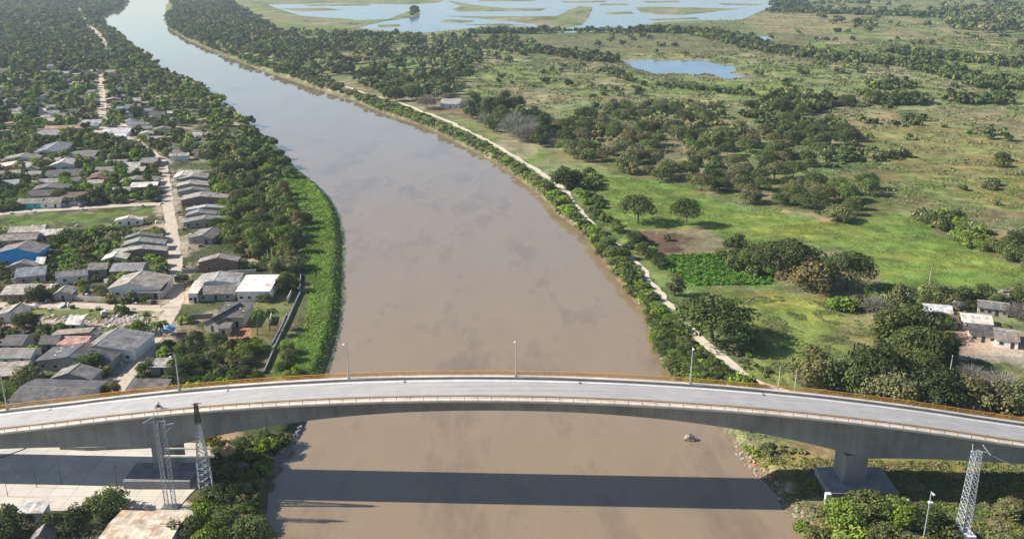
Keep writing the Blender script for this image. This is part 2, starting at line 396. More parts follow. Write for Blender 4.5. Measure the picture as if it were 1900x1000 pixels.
def river_sheet():
    A = np.array(LBw); B = np.array(RBw); yy = np.concatenate([np.arange(-150, 400, 10), np.geomspace(400, min(A[-1, 1], B[-1, 1]), 90), [7500]])
    xl = np.interp(yy, A[:, 1], A[:, 0]); xr = np.interp(yy, B[:, 1], B[:, 0]); mg = 10 + np.clip(yy - 300, 0, None) * .035
    xl[-1] = -2600; xr[-1] = -2300
    n = len(yy); mb = MB(); mb.add([(x, y, 0) for x, y in zip(xl - mg, yy)] + [(x, y, 0) for x, y in zip(xr + mg * .6, yy)], [(i, n + i, n + i + 1, i + 1) for i in range(n - 1)])
    return mb.build('river', M_river)
o = river_sheet(); tag(o, kind='structure')
x0, y0 = LAG.min(0) - 60; x1, y1 = LAG.max(0) + 60
o = sheet('lagoon', [(-470, y0), (x1, y0), (x1, y1), (-1000, y1), (-1000, 3100), (-800, 2500), (-620, 2000), (-520, 1700)], 0.0, M_lag); tag(o, kind='structure')
for nm, pd in (('pond', POND), ('pond', POND2)):
    x0, y0 = pd.min(0) - 12; x1, y1 = pd.max(0) + 12
    o = sheet(nm, [(x0, y0), (x1, y0), (x1, y1), (x0, y1)], 0.02, M_lag); tag(o, kind='structure')

# ------------------------------------------------------------------ dirt roads and the bank path
def dirt_mat(name, rgb):
    m, t, b = newmat(name); co = N(t, 'ShaderNodeTexCoord').outputs['Object']
    n1 = noise(t, co, .35, 6, .7); n2 = noise(t, co, 2.5, 3)
    k = mix(t, ramp(t, n1, [(.3, .7), (.7, 1.15)]), ramp(t, n2, [(.3, .88), (.7, 1.08)]), 1, 'MULTIPLY')
    t.links.new(mix(t, rgb, k, 1, 'MULTIPLY'), b.inputs['Base Color']); b.inputs['Roughness'].default_value = .95; return m
M_dirt = dirt_mat('packed_dirt', (.52, .43, .33)); M_path = dirt_mat('pale_gravel', (.62, .53, .40))
def ribbon(name, px, width, mat, lift):
    pts = PP(px); d = np.concatenate([[0], np.cumsum(np.hypot(*np.diff(pts, axis=0).T))])
    n = int(d[-1] / 2.5) + 2; t = np.linspace(0, d[-1], n)
    x = np.interp(t, d, pts[:, 0]); y = np.interp(t, d, pts[:, 1])
    k = np.ones(7) / 7
    if n > 16:
        xs = np.convolve(x, k, 'valid'); yss = np.convolve(y, k, 'valid'); x = np.concatenate([x[:3], xs, x[-3:]]); y = np.concatenate([y[:3], yss, y[-3:]])
    tx, ty = np.gradient(x), np.gradient(y); L = np.hypot(tx, ty) + 1e-9; nx, ny = -ty / L, tx / L
    if name == 'path': x = x + 1.3 * fnoise(x, y, 41, 3, 3); y = y + .8 * fnoise(x, y, 33, 7, 2)
    wv = width / 2 * (1 + .18 * fnoise(x, y, 23, 4, 3)); wr = width / 2 * (1 + .18 * fnoise(x + 50, y, 19, 8, 3))
    rows = []
    for k_ in (-1, -.34, .34, 1):
        ww = np.where(k_ > 0, wv, wr) * k_; X = x + nx * ww; Y = y + ny * ww
        rows.append(np.stack([X, Y, np.maximum(ground(X, Y), ground(x, y)) + lift], 1))
    V = np.stack(rows, 1); n = len(x); id_ = np.arange(n * 4).reshape(n, 4)
    Fq = np.stack([id_[:-1, 1:], id_[:-1, :-1], id_[1:, :-1], id_[1:, 1:]], -1).reshape(-1, 4)
    o = link(name, big_mesh(name, V.reshape(-1, 3), Fq), mat); return tag(o, kind='structure')
for i, k in enumerate(('main', 'cross', 'upper', 'far', 'square')):
    ribbon('dirt_road', STREETS[k][1], STREETS[k][0], M_dirt, .07 + i * .012)
ribbon('path', PATH, 3.5, M_path, .1)

# concrete yard under the bridge's left end
def yard():
    mb = MB(); p = [P(*q) for q in ((-120,838),(120,824),(410,822),(404,850),(392,880),(352,918),(330,944),(-120,952))]
    n = len(p); mb.add([(x, y, ZG + .15) for x, y in p] + [(x, y, ZG - .5) for x, y in p], [tuple(range(n))[::-1]] + [(i, (i + 1) % n, n + (i + 1) % n, n + i) for i in range(n)])
    m, t, b = newmat('yard_concrete'); co = N(t, 'ShaderNodeTexCoord').outputs['Object']
    br = N(t, 'ShaderNodeTexBrick', offset=0); br.inputs['Scale'].default_value = 1; br.inputs['Brick Width'].default_value = 5; br.inputs['Row Height'].default_value = 5; br.inputs['Mortar Size'].default_value = .06
    br.inputs['Color1'].default_value = (.56, .50, .42, 1); br.inputs['Color2'].default_value = (.60, .54, .45, 1); br.inputs['Mortar'].default_value = (.35, .3, .25, 1)
    t.links.new(co, br.inputs['Vector'])
    t.links.new(mix(t, br.outputs[0], ramp(t, noise(t, co, .15, 6, .65), [(.3, .8), (.7, 1.08)]), 1, 'MULTIPLY'), b.inputs['Base Color']); b.inputs['Roughness'].default_value = .9
    o = mb.build('pavement', m); tag(o, kind='structure')
yard()

# ------------------------------------------------------------------ bridge
BA, BB, BW = 181.3, -.035, 13.3
def zdeck(X):
    t = abs(X - 2)
    return 25.7 - .00075 * t * t if t < 105 else max(25.7 - .00075 * 105 ** 2 - .14 * (t - 105), 3.2)
def depth(X):
    a = abs(X)
    if a < 80: return 4 + 6 * (a / 80) ** 2.4
    return 4 + 6 * max(0, 1 - (a - 80) / 80) ** 2 if a < 160 else 4
PIERX = 80.0
bridge = empty('bridge', (0, 0, 0), 'long grey concrete box girder road bridge crossing the brown river', 'bridge')
XS = np.arange(-215, 215.1, 2.0)
def sweep(name, prof, mat, parent=bridge, xs=XS, closed=True):
    """prof(X) -> list of (offset from near edge, height)"""
    mb = MB(); n = None; k = 0; vs = []; fs = []
    for X in xs:
        pr = prof(X); n = len(pr)
        vs += [(X, BA + BB * X + o_, z) for o_, z in pr]
    m = len(xs)
    for i in range(m - 1):
        for j in range(n if closed else n - 1):
            a, b = i * n + j, i * n + (j + 1) % n; fs.append((a, a + n, b + n, b))
    if closed: fs += [tuple(range(n)), tuple(range((m - 1) * n, m * n))[::-1]]
    mb.add(vs, fs); return mb.build(name, mat, parent)
def bx(o0, o1, h0, h1): return lambda X: [(o0, zdeck(X) + h0), (o1, zdeck(X) + h0), (o1, zdeck(X) + h1), (o0, zdeck(X) + h1)]
def gp(X):
    z = zdeck(X); d = depth(X); b = max(z - d, 1.0) if abs(X) > 150 else z - d
    c = BW / 2
    return [(c - 3.2, b), (c + 3.2, b), (c + 3.35, z - .75), (BW - .1, z - .47), (BW - .1, z - .32), (.1, z - .32), (.1, z - .47), (c - 3.35, z - .75)]
sweep('girder', gp, M_girder)
sweep('deck_slab', bx(0, BW, -.32, -.03), M_walk)
sweep('road_surface', bx(2.15, BW - 2.15, -.029, .02), M_road)
for o_ in (2.55, BW - 3.05): sweep('edge_line', bx(o_, o_ + .42, .0205, .026), M_line)
for k in (0, 1):
    oo = 0 if k == 0 else BW - 1.85
    sweep('walkway', bx(oo + .02, oo + 1.83, -.029, .16), M_walk)
    oo = 1.86 if k == 0 else BW - 2.12
    sweep('parapet', bx(oo, oo + .26, -.028, .55), M_conc)
def pier(X, ftop, fx0, fx1, fy0, fy1):
    yn = BA + BB * X; mb = MB(); zt = zdeck(X) - depth(X) + .02
    mb.box(X - 2.6, X + 2.6, yn + 3.5, yn + BW - 3.5, ftop - .3, zt)
    p = mb.build('pier', M_girder, bridge)
    f = MB(); f.box(fx0, fx1, fy0, fy1, 0, ftop); f.build('footing', M_conc, p)
    return p
rp = pier(77.9, 4.6, P(1512,866,4.6)[0], P(1662,905,4.6)[0], P(1530,915,4.6)[1], P(1512,866,4.6)[1])
lp = pier(-81.0, 4.6, P(228,892,4.6)[0], P(352,892,4.6)[0], P(300,893,4.6)[1], P(300,858,4.6)[1])
for X in (-155, 155):
    pier(X, 3.2, X - 6, X + 6, BA + BB * X + 1, BA + BB * X + BW - 1)
# corner posts of the right footing
for q in ((1531,916), (1676,928)):
    x, y = P(*q, 4.6); mb = MB().box(x - .1, x + 1.1, y - 1.0, y - .01, 1.5, 5.1); mb.build('corner_post', M_white, bridge)
# railings: rails as swept parts, posts as single pieces
pm = MB().box(-.06, .06, -.06, .06, 0, 1.12).mesh('post')
for k, oo in ((0, .22), (1, BW - .22)):
    rl = sweep('railing', bx(oo - .05, oo + .05, 1.18, 1.30 if k else 1.25), M_rail)
    for hh in ((.48, .82) if k else (.72,)): sweep('rail', bx(oo - .04, oo + .04, hh, hh + (.15 if k else .05)), M_rail, rl)
    for i in range(92):
        X = -136.5 + i * 3.0; p = link('post', pm, M_rail, rl); p.location = (X, BA + BB * X + oo, zdeck(X) + .15)
for X in (-101, -47, 12, 71):   # stubs of drain pipes under the slab edge
    mb = MB().tube((X, BA + BB * X + .5, zdeck(X) - .9), (X, BA + BB * X + .5, zdeck(X) - .3), .09); mb.build('drain_pipe', M_dark, bridge)

# ------------------------------------------------------------------ street lamps on the bridge
def lamp(loc, H, label, arm=1.9, group=None, cat='street lamp'):
    r = empty('street_lamp', loc, label, cat, 0, group)
    MB().tube((0, 0, 0), (0, 0, H), .17, .10, 8).build('pole', M_galv, r)
    MB().tube((0, 0, H - .15), (-.3, -arm, H + .25), .07, .05, 6).build('arm', M_galv, r)
    MB().box(-.5, -.12, -arm - .75, -arm + .05, H + .18, H + .36).build('lamp_head', M_white, r)
    MB().box(-.25, .25, -.25, .25, -.02, .25).build('base_plate', M_conc, r)
    return r
for px, lb in ((12, 'tall grey lamp post on the bridge above the dark grey roofs, nearest the village'), (333, 'tall grey lamp post on the bridge above the leafy yards'),
               (648, 'tall grey lamp post on the bridge beside the left bank waterline'), (957, 'tall grey lamp post at the crown of the bridge, mid river'),
               (1279, 'tall grey lamp post on the bridge before the bushy right bank')):
    X = {12: -121.6, 333: -78.9, 648: -38.3, 957: .9, 1279: 41.3}[px]
    lamp((X, BA + BB * X + BW - .75, zdeck(X) + .16), 9.3, lb, group='lamp posts along the bridge')
x, y = 84.3, 160.0
r = lamp((x, y, ZG - .1), 14.2, 'tall pale lamp post rising from the bushes below the bridge, beside the right pylon', 1.2)
MB().box(-.35, .5, -.6, .1, 11.6, 11.9).build('second_lamp_head', M_white, r)
# thin yard posts
for i, (px, py, lb) in enumerate(((15,922,'thin dark post with a bent top at the far left end of the yard'), (69,905,'thin dark bent-topped yard post, second from the left'),
        (115,900,'thin dark yard post with bent top rising behind a leafy tree'), (218,905,'thin dark yard post with bent top nearest the bridge pier'))):
    x, y = P(px, py); r = empty('yard_post', (x, y, ZG + .14), lb, 'post', 0, 'thin posts in the concrete yard')
    MB().tube((0, 0, 0), (0, 0, 5.2), .07, .05).build('pole', M_dark, r)
    MB().tube((0, 0, 5.2), (.55, 0, 6.0), .05, .04).build('arm', M_dark, r)

# ------------------------------------------------------------------ lattice pylons
def mast(mb, cx, cy, z0, z1, w0, w1, npan, r, rot=0, light=False):
    def c(k, z):
        t = (z - z0) / (z1 - z0); h = (w0 + (w1 - w0) * t) / 2; a = rot + math.pi / 4 + k * math.pi / 2
        return (cx + math.cos(a) * h * 1.414, cy + math.sin(a) * h * 1.414, z)
    for k in range(4): mb.tube(c(k, z0), c(k, z1), r * 1.4, r * 1.2, 4)
    for i in range(npan):
        a = z0 + (z1 - z0) * i / npan; b = z0 + (z1 - z0) * (i + 1) / npan
        for k in range(4):
            if i % 2 or not light: mb.tube(c(k, a), c((k + 1) % 4, b), r * .8, None, 4)
            if light:
                if i % 2 == 0: mb.tube(c((k + 1) % 4, a), c(k, b), r * .8, None, 4)
                continue
            mb.tube(c(k, b), c((k + 1) % 4, b), r * .7, None, 4)
            mb.tube(c((k + 1) % 4, a), c(k, b), r * .8, None, 4)
# right pylon on a white block
x, y = P(1786, 985, 4.2)
r = empty('lattice_pylon', (x, y, ZG), 'square galvanised lattice pylon on a white concrete block, right of the river', 'pylon')
MB().box(-1.9, 2.0, -2.0, 1.6, -.5, 1.7).build('base_block', M_white, r)
mb = MB(); mast(mb, 0, 0, 1.7, 20.6, 2.1, 1.4, 14, .058, .25); mb.build('lattice_mast', M_galv, r)
mb = MB(); mb.tube((-1.6, -.6, 21), (2.2, .5, 20.2), .09); mb.tube((-.6, .7, 20.6), (-.9, .5, 22), .07); mb.tube((1.0, .2, 22), (2.6, -.4, 20.0), .08); mb.build('crossarm', M_white, r)
mb = MB(); a = Vector((2.4, 0, 20)); b = Vector((60, -38, 9)); L = 14
for i in range(L):
    p, q = a.lerp(b, i / L), a.lerp(b, (i + 1) / L); s = lambda t: Vector((0, 0, -6 * t * (1 - t)))
    mb.tube(p + s(i / L), q + s((i + 1) / L), .03, None, 4)
o = mb.build('power_cable', M_galv); o.location = (x, y, ZG); tag(o, 'single thin power cable running down from the pylon on the white block', 'cable')
# left pylon: twin lattice masts
x, y = P(317, 940)
r = empty('lattice_pylon', (x, y, ZG), 'twin-legged galvanised lattice pylon standing in front of the left bridge pier', 'pylon')
for s in (-1, 1):
    mb = MB(); mast(mb, s * .72, s * .25, 0, 20.8, .80, .70, 22, .058, .3, True); mb.build('lattice_mast', M_galv, r)
mb = MB(); mb.tube((-3.4, -.3, 21.0), (1.6, .2, 21.3), .1); mb.tube((-3.4, -.3, 21.0), (-1.2, 0, 22.2), .07); mb.tube((.6, .2, 20.2), (3.0, .4, 20.6), .09); mb.tube((.9, .2, 18.3), (2.9, .4, 20.5), .06)
mb.tube((-1.2, 0, 20.6), (-.9, 0, 23.2), .08); mb.tube((.9, .2, 20.6), (1.1, .2, 22.6), .08); mb.tube((-1.2, 0, 22.4), (1.1, .2, 22.2), .07); mb.build('crossarm', M_galv, r)
mb = MB(); mb.box(-1.8, 1.8, -1, 1, -.4, .35); mb.build('base_block', M_conc, r)
# second left pylon, rusty top, wider foot
x, y = P(383, 912)
r = empty('lattice_pylon', (x, y, ZG), 'tapering lattice pylon with rusty brown top beside the left pier', 'pylon')
mb = MB(); mast(mb, 0, 0, 0, 8.0, 3.0, 2.5, 5, .09, .2); mb.build('lower_mast', M_galv, r)
mb = MB(); mast(mb, 0, 0, 8.0, 17.5, 2.2, 1.1, 9, .07, .2); mb.build('middle_mast', M_galv, r)
mb = MB(); mast(mb, 0, 0, 17.5, 22.4, 1.1, .6, 7, .09, .2); mb.tube((-.9, 0, 22.2), (1.2, 0, 22.5), .1); mb.build('top_mast', M_rust, r)
mb = MB(); mb.box(-8.5, 2.8, -.25, .25, 9.0, 9.4); mb.box(-8.5, 2.0, 1.1, 1.4, 10.3, 10.6); mb.build('platform', M_walk, r)
# concrete wall face along the yard edge next to it
# ------------------------------------------------------------------ utility poles
def upole(px, py, H, label, two=False):
    x, y = P(px, py); r = empty('utility_pole', (x, y, gz(x, y)), label, 'utility pole')
    MB().tube((0, 0, 0), (0, 0, H), .16, .11).build('pole', M_walk, r)
    MB().tube((-.9, 0, H - .5), (.9, .1, H - .5), .07).build('crossarm', M_dark, r)
upole(1443, 732, 8.5, 'pale utility pole beside the gravel path behind the bridge railing')
upole(1473, 738, 8.2, 'leaning-armed utility pole between the gravel path and dense right bank trees')
upole(499, 500, 8, 'pale utility pole at the edge of the white metal roof yard')
upole(507, 498, 8, 'twin utility pole close behind the white roof yard, riverward one')
upole(868, 237, 9, 'lone pale utility pole near the small white hut by the path')
upole(1014, 262, 8, 'short utility pole among dark trees past the white hut')
upole(1722, 540, 9, 'slim pole standing in the bright green meadow edge above the farmhouse')
upole(1760, 706, 8, 'utility pole between two large trees below the farmyard')
upole(298, 570, 7, 'utility pole at the street corner by the big white house')

# ------------------------------------------------------------------ motorcycle and rider on the deck
def bike():
    X = (300 - 950) / F * 1.0; X = -80.5; yn = BA + BB * X; z = zdeck(X) + .022
    m = empty('motorcycle', (X, yn + 3.6, z), 'dark motorcycle travelling along the near lane of the bridge', 'motorcycle', -.035)
    for s in (-.68, .68):
        mb = MB(); n = 16
        for i in range(n):
            a, b = 6.283 * i / n, 6.283 * (i + 1) / n
            mb.tube((s + .29 * math.cos(a), 0, .33 + .29 * math.sin(a)), (s + .29 * math.cos(b), 0, .33 + .29 * math.sin(b)), .06, None, 5)
        wl = mb.build('wheel', M_black, m)
        mb = MB()
        for i in range(3): a = 1.05 * i; mb.tube((s - .27 * math.cos(a), 0, .33 - .27 * math.sin(a)), (s + .27 * math.cos(a), 0, .33 + .27 * math.sin(a)), .018, None, 4)
        mb.build('rim', M_galv, wl)
    MB().tube((-.45, 0, .5), (.3, 0, .55), .17, .14, 8).tube((.3, 0, .55), (.68, 0, .33), .05).tube((-.3, 0, .45), (-.68, 0, .33), .05).tube((.35, 0, .95), (.68, 0, .33), .045).build('frame', M_dark, m)
    MB().tube((-.05, 0, .82), (.38, 0, .88), .15, .12, 8).build('fuel_tank', M_rust, m)
    MB().box(-.75, -.05, -.13, .13, .76, .86).build('seat', M_black, m)
    MB().tube((.33, -.36, 1.08), (.33, .36, 1.08), .025).build('handlebar', M_galv, m)
    MB().tube((.42, 0, .92), (.52, 0, .92), .09, .08, 8).build('headlight', M_white, m)
    # rider: one skinned body
    jt = [(-.22,0,.88),(-.2,0,1.12),(-.1,0,1.36),(-.04,0,1.46),(0,0,1.66),(-.02,0,1.72),
          (-.1,.2,1.36),(.12,.28,1.18),(.32,.3,1.1),(-.1,-.2,1.36),(.12,-.28,1.18),(.32,-.3,1.1),
          (-.2,.12,.88),(.18,.2,.84),(.06,.2,.42),(.2,.2,.38),(-.2,-.12,.88),(.18,-.2,.84),(.06,-.2,.42),(.2,-.2,.38)]
    ed = [(0,1),(1,2),(2,3),(3,4),(4,5),(2,6),(6,7),(7,8),(2,9),(9,10),(10,11),(0,12),(12,13),(13,14),(14,15),(0,16),(16,17),(17,18),(18,19)]
    rad = [.15,.15,.17,.06,.11,.10,.07,.05,.035,.07,.05,.035,.10,.08,.055,.045,.10,.08,.055,.045]
    me = bpy.data.meshes.new('person'); me.from_pydata(jt, ed, []); o = bpy.data.objects.new('person', me); COL.objects.link(o)
    md = o.modifiers.new('skin', 'SKIN'); sv = me.skin_vertices[0].data
    for i, q in enumerate(rad): sv[i].radius = (q, q)
    sv[0].use_root = True
    o.modifiers.new('sub', 'SUBSURF').render_levels = 2
    me.materials.append(M_dark); o.location = m.location; o.rotation_euler = m.rotation_euler
    tag(o, 'motorcycle rider in dark clothes sitting upright with both hands on the bars', 'person')
    h = MB(); n = 8
    for i in range(4): h.tube((0, 0, 1.60 + i * .055), (0, 0, 1.655 + i * .055), (.10, .135, .13, .10)[i], (.135, .13, .10, .04)[i], 10)
    h.build('helmet', M_rust, o)
bike()

# ------------------------------------------------------------------ boulder in the river, shore stones, mound
def rocky(mb, cx, cy, cz, sx, sy, sz, rg):
    n1, n2 = 7, 4; vs = []; fs = []
    for j in range(n2 + 1):
        ph = -math.pi / 2 + math.pi * j / n2
        for i in range(n1):
            a = 6.283 * i / n1; k = 1 + rg.uniform(-.22, .22)
            vs.append((cx + sx * k * math.cos(ph) * math.cos(a), cy + sy * k * math.cos(ph) * math.sin(a), cz + sz * (1 + rg.uniform(-.15, .15)) * math.sin(ph)))
    for j in range(n2):
        for i in range(n1): a, b = j * n1 + i, j * n1 + (i + 1) % n1; fs.append((a, b, b + n1, a + n1))
    mb.add(vs, fs)
x, y = P(1279, 816, 0)
mb = MB(); rocky(mb, 0, 0, .4, 1.45, 1.05, 1.3, random.Random(3)); o = mb.build('boulder', plain('pale_rock', (.36, .31, .26), .9, .4, .8)); o.location = (x, y, 0)
tag(o, 'lone pale boulder breaking the river surface downstream of the bridge', 'boulder')
mb = MB(); rg = random.Random(5)
for k in range(120):
    t = rg.random(); pts = [(1362,832),(1385,862),(1412,888),(1445,915),(1462,950),(1485,975),(1505,1005)]
    i = min(int(t * 6), 5); u = t * 6 - i; px = pts[i][0] * (1 - u) + pts[i + 1][0] * u; py = pts[i][1] * (1 - u) + pts[i + 1][1] * u
    x, y = P(px, py, 0); x += rg.uniform(-.6, 1.8); s = rg.uniform(.15, .55)
    rocky(mb, x, y + rg.uniform(-1, 1), gz(x, y) + .1, s, s, s * .6, rg)
for k in range(60):
    px, py = rg.choice([(1212,612),(1010,362),(1020,375),(868,270),(905,290),(760,222),(700,203),(1180,560),(1262,712),(1245,700)]); x, y = P(px, py, 0)
    s = rg.uniform(.4, 1.0); x += rg.uniform(-1, 4); y += rg.uniform(-4, 4); rocky(mb, x, y, gz(x, y) + .1, s, s, s * .5, rg)
o = mb.build('rubble', MC['pale_rock']); tag(o, 'pale broken stones scattered along the right waterline', 'stones', kind='stuff')
mb = MB()
for k in range(420):
    t = rg.random(); px = 505 + 62 * t + rg.uniform(-12, 6); py = 872 - 78 * t + rg.uniform(-6, 6); x, y = P(px, py, .8)
    s = rg.uniform(.3, .7); rocky(mb, x, y, gz(x, y) + .1, s, s, s * .6, rg)
o = mb.build('riprap', plain('grey_rock', (.25, .23, .22), .9, .3, .8)); tag(o, 'grey stones armouring the left bank below the bridge', 'stones', kind='stuff')
mb = MB(); x, y = P(424, 848); rocky(mb, 0, 0, .2, 2.4, 2.6, 3.6, random.Random(9)); o = mb.build('dirt_mound', plain('sandy_soil', (.40, .28, .17), .95, .3, .8)); o.location = (x, y, ZG - .2)
tag(o, 'tall sandy brown earth mound beside the riverbank bushes under the bridge', 'mound')
# flood wall beside the left bank
def wall_line(px, h, th, name, label, cat, mat):
    pts = PP(px); mb = MB()
    for i in range(len(pts) - 1):
        a, b = pts[i], pts[i + 1]; d = (b - a) / np.hypot(*(b - a)); n = np.array((-d[1], d[0])) * th / 2
        z0 = ZG - .6; q = [a - n, b - n, b + n, a + n]
        mb.add([(p[0], p[1], z0) for p in q] + [(p[0], p[1], ZG + h) for p in q], [(0,3,2,1),(4,5,6,7),(0,1,5,4),(1,2,6,5),(2,3,7,6),(3,0,4,7)])
    o = mb.build(name, mat); tag(o, label, cat, kind='thing'); return o
wall_line([(558,512),(557,545),(537,590),(513,640),(490,694)], 1.0, .34, 'flood_wall', 'long low concrete flood wall running down the left bank to the bridge', 'wall', M_conc)
wall_line([(505,640),(520,612),(532,585)], .8, .3, 'low_wall', 'short dark wall parallel to the flood wall beside the palms', 'wall', M_conc)
wall_line([(132,556),(160,558),(196,560)], 1.8, .2, 'compound_wall', 'pale compound wall beside the big white house', 'wall', M_walk)
wall_line([(112,384),(161,379)], 1.8, .25, 'lilac_wall', 'lilac painted garden wall right of the white cottage on the upper street', 'wall', plain('lilac_paint', (.36, .38, .52), .8, .15, 1))
wall_line([(0,850),(40,836),(62,826)], .25, .3, 'yard_kerb', 'dark kerb line crossing the concrete yard diagonally', 'kerb', M_dark)
wall_line([(112,834),(160,836),(275,831)], 1.0, .4, 'yard_wall', 'long low grey wall along the back of the concrete yard', 'wall', M_conc)
mb = MB(); rg = random.Random(15)
for k in range(130):
    px, py = rg.uniform(78, 270), rg.uniform(584, 612); x, y = P(px, py); s = rg.uniform(.3, .9); rocky(mb, x, y, ZG + .05, s, s, s * .5, rg)
o = mb.build('debris', plain('pale_rubble', (.46, .42, .37), .95, .3, 1)); tag(o, 'pale rubble scattered over the vacant lot below the cross street', 'rubble', kind='stuff')
# ------------------------------------------------------------------ houses
RC = dict(g=(.23, .215, .20), dg=(.12, .112, .11), lg=(.36, .335, .305), w=(.62, .59, .55), ww=(.9, .9, .9), r=(.24, .13, .09), p=(.50, .29, .25), gg=(.20, .21, .175), bl=(.27, .29, .32), cr=(.60, .53, .44))
WC = dict(w=(.80, .79, .76), b=(.24, .145, .11), t=(.03, .62, .62), bl=(.02, .34, .75), c=(.56, .50, .38), g=(.34, .32, .30), li=(.40, .42, .58), o=(.50, .28, .16), p=(.55, .32, .27), r=(.30, .15, .11))
LAND = []      # things the vegetation labels can refer to
ALLH = []
HOUSES = []    # footprints kept free of trees
def openings(r, w, h, rows, col=M_glass, door=True, n=None, d=0.0):
    n = n or max(1, int(w / 3.6)); step = w / n
    for i in range(n):
        cx = -w / 2 + step * (i + .5)
        if door and i == n // 2:
            o = MB().box(cx - .5, cx + .5, -.06, -.003, 0, 2.1).build('door', M_dark, r); continue
        o = MB().box(cx - .65, cx + .65, -.07, -.003, 1.0, 1.0 + 1.0).build('window', M_walk, r)
        MB().box(cx - .55, cx + .55, -.10, -.072, 1.08, 1.92).build('pane', col, o)
def house(xl, xr, yt, ye, rt, rc, wc, label, h=2.7, rh=1.3, rot=None, pk=.5, win=None, door=True, group=None, oh=.45, land=None, detail=True, patches=0):
    xc = (xl + xr) / 2; ze = ZG + h
    x, y = P(xc, ye, ze); w = (P(xr, ye, ze)[0] - P(xl, ye, ze)[0])
    yb = P(xc, yt, ze + (rh if rt in ('gy', 'm') else 0))[1]; D = max(4.0, yb - y)
    if rot is None: rot = 10 if ye < 500 else 4
    w -= 2 * oh * .8; y += oh; D -= 2 * oh
    D = max(D, 3.5)
    rj = random.Random(int(xl * 13 + yt * 7)); kj = rj.uniform(.78, 1.22) if rc not in ('ww',) else 1; wj = rj.uniform(-.08, .10) if rc != 'ww' else 0
    RCO = tuple(min(.9, v_ * kj * m_) for v_, m_ in zip(RC[rc], (1 + wj, 1, 1 - wj)))
    g0 = gz(x, y + D / 2); r = empty('house', (x, y, g0 - .05), label, 'house', R(rot), group)
    hx = w / 2; mb = MB()
    if rt == 'gy':
        px = -hx + w * pk
        for yy, f in ((0, 1), (D, -1)):
            vs = [(-hx, yy, 0), (hx, yy, 0), (hx, yy, h), (px, yy, h + rh), (-hx, yy, h)]; mb.add(vs, [(0, 1, 2, 3, 4) if f > 0 else (4, 3, 2, 1, 0)])
        mb.add([(-hx, 0, 0), (-hx, D, 0), (-hx, D, h), (-hx, 0, h)], [(1, 0, 3, 2)]); mb.add([(hx, 0, 0), (hx, D, 0), (hx, D, h), (hx, 0, h)], [(0, 1, 2, 3)])
    elif rt == 'gx':
        for xx, f in ((-hx, -1), (hx, 1)):
            vs = [(xx, 0, 0), (xx, D, 0), (xx, D, h), (xx, D / 2, h + rh), (xx, 0, h)]; mb.add(vs, [(0, 1, 2, 3, 4) if f > 0 else (4, 3, 2, 1, 0)])
        mb.add([(-hx, 0, 0), (hx, 0, 0), (hx, 0, h), (-hx, 0, h)], [(0, 1, 2, 3)]); mb.add([(-hx, D, 0), (hx, D, 0), (hx, D, h), (-hx, D, h)], [(1, 0, 3, 2)])
    else:
        hb = h + (rh if rt == 'm' else 0)
        mb.add([(-hx, 0, 0), (hx, 0, 0), (hx, D, 0), (-hx, D, 0), (-hx, 0, h), (hx, 0, h), (hx, D, hb), (-hx, D, hb)],
               [(0, 1, 5, 4), (1, 2, 6, 5), (2, 3, 7, 6), (3, 0, 4, 7), (4, 5, 6, 7)])
    mb.build('wall', M_wall, r, WC[wc])
    # roof sheets with real thickness
    def slab(a, b, c, d, nm='roof'):
        n_ = (Vector(b) - Vector(a)).cross(Vector(d) - Vector(a)).normalized() * .09
        up = [tuple(Vector(p) + n_ * 1.6) for p in (a, b, c, d)]; dn = [tuple(Vector(p) + n_ * .5) for p in (a, b, c, d)]
        return MB().add(dn + up, [(3, 2, 1, 0), (4, 5, 6, 7), (0, 1, 5, 4), (1, 2, 6, 5), (2, 3, 7, 6), (3, 0, 4, 7)])
    if rt == 'gy':
        px = -hx + w * pk; s1 = rh / max(px + hx, .1) * oh; s2 = rh / max(hx - px, .1) * oh
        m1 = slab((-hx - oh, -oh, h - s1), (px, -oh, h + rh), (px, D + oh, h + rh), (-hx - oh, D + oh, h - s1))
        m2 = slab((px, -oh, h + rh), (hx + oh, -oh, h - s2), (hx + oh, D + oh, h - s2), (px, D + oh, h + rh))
        m1.build('roof', M_roof, r, RCO); m2.build('roof', M_roof, r, [c * .88 for c in RCO])  # right slope's colour darkened, painting in the side turned from the sun
        if detail: MB().tube((px, -oh - .05, h + rh + .15), (px, D + oh + .05, h + rh + .15), .13).build('ridge_cap', M_walk if rc != 'dg' else M_conc, r)
    elif rt == 'gx':
        s = rh / (D / 2) * oh
        slab((-hx - oh, -oh, h - s), (hx + oh, -oh, h - s), (hx + oh, D / 2, h + rh), (-hx - oh, D / 2, h + rh)).build('roof', M_roof, r, RCO)
        slab((-hx - oh, D / 2, h + rh), (hx + oh, D / 2, h + rh), (hx + oh, D + oh, h - s), (-hx - oh, D + oh, h - s)).build('roof', M_roof, r, RCO)
        if detail: MB().tube((-hx - oh, D / 2, h + rh + .15), (hx + oh, D / 2, h + rh + .15), .13).build('ridge_cap', M_walk if rc != 'dg' else M_conc, r)
    else:
        hb = h + (rh if rt == 'm' else 0); s = (hb - h) / D * oh
        slab((-hx - oh, -oh, h - s + .02), (hx + oh, -oh, h - s + .02), (hx + oh, D + oh, hb + s + .02), (-hx - oh, D + oh, hb + s + .02)).build('roof', M_roof, r, RCO)
    if detail: openings(r, w, h, 1, door=door, n=win)
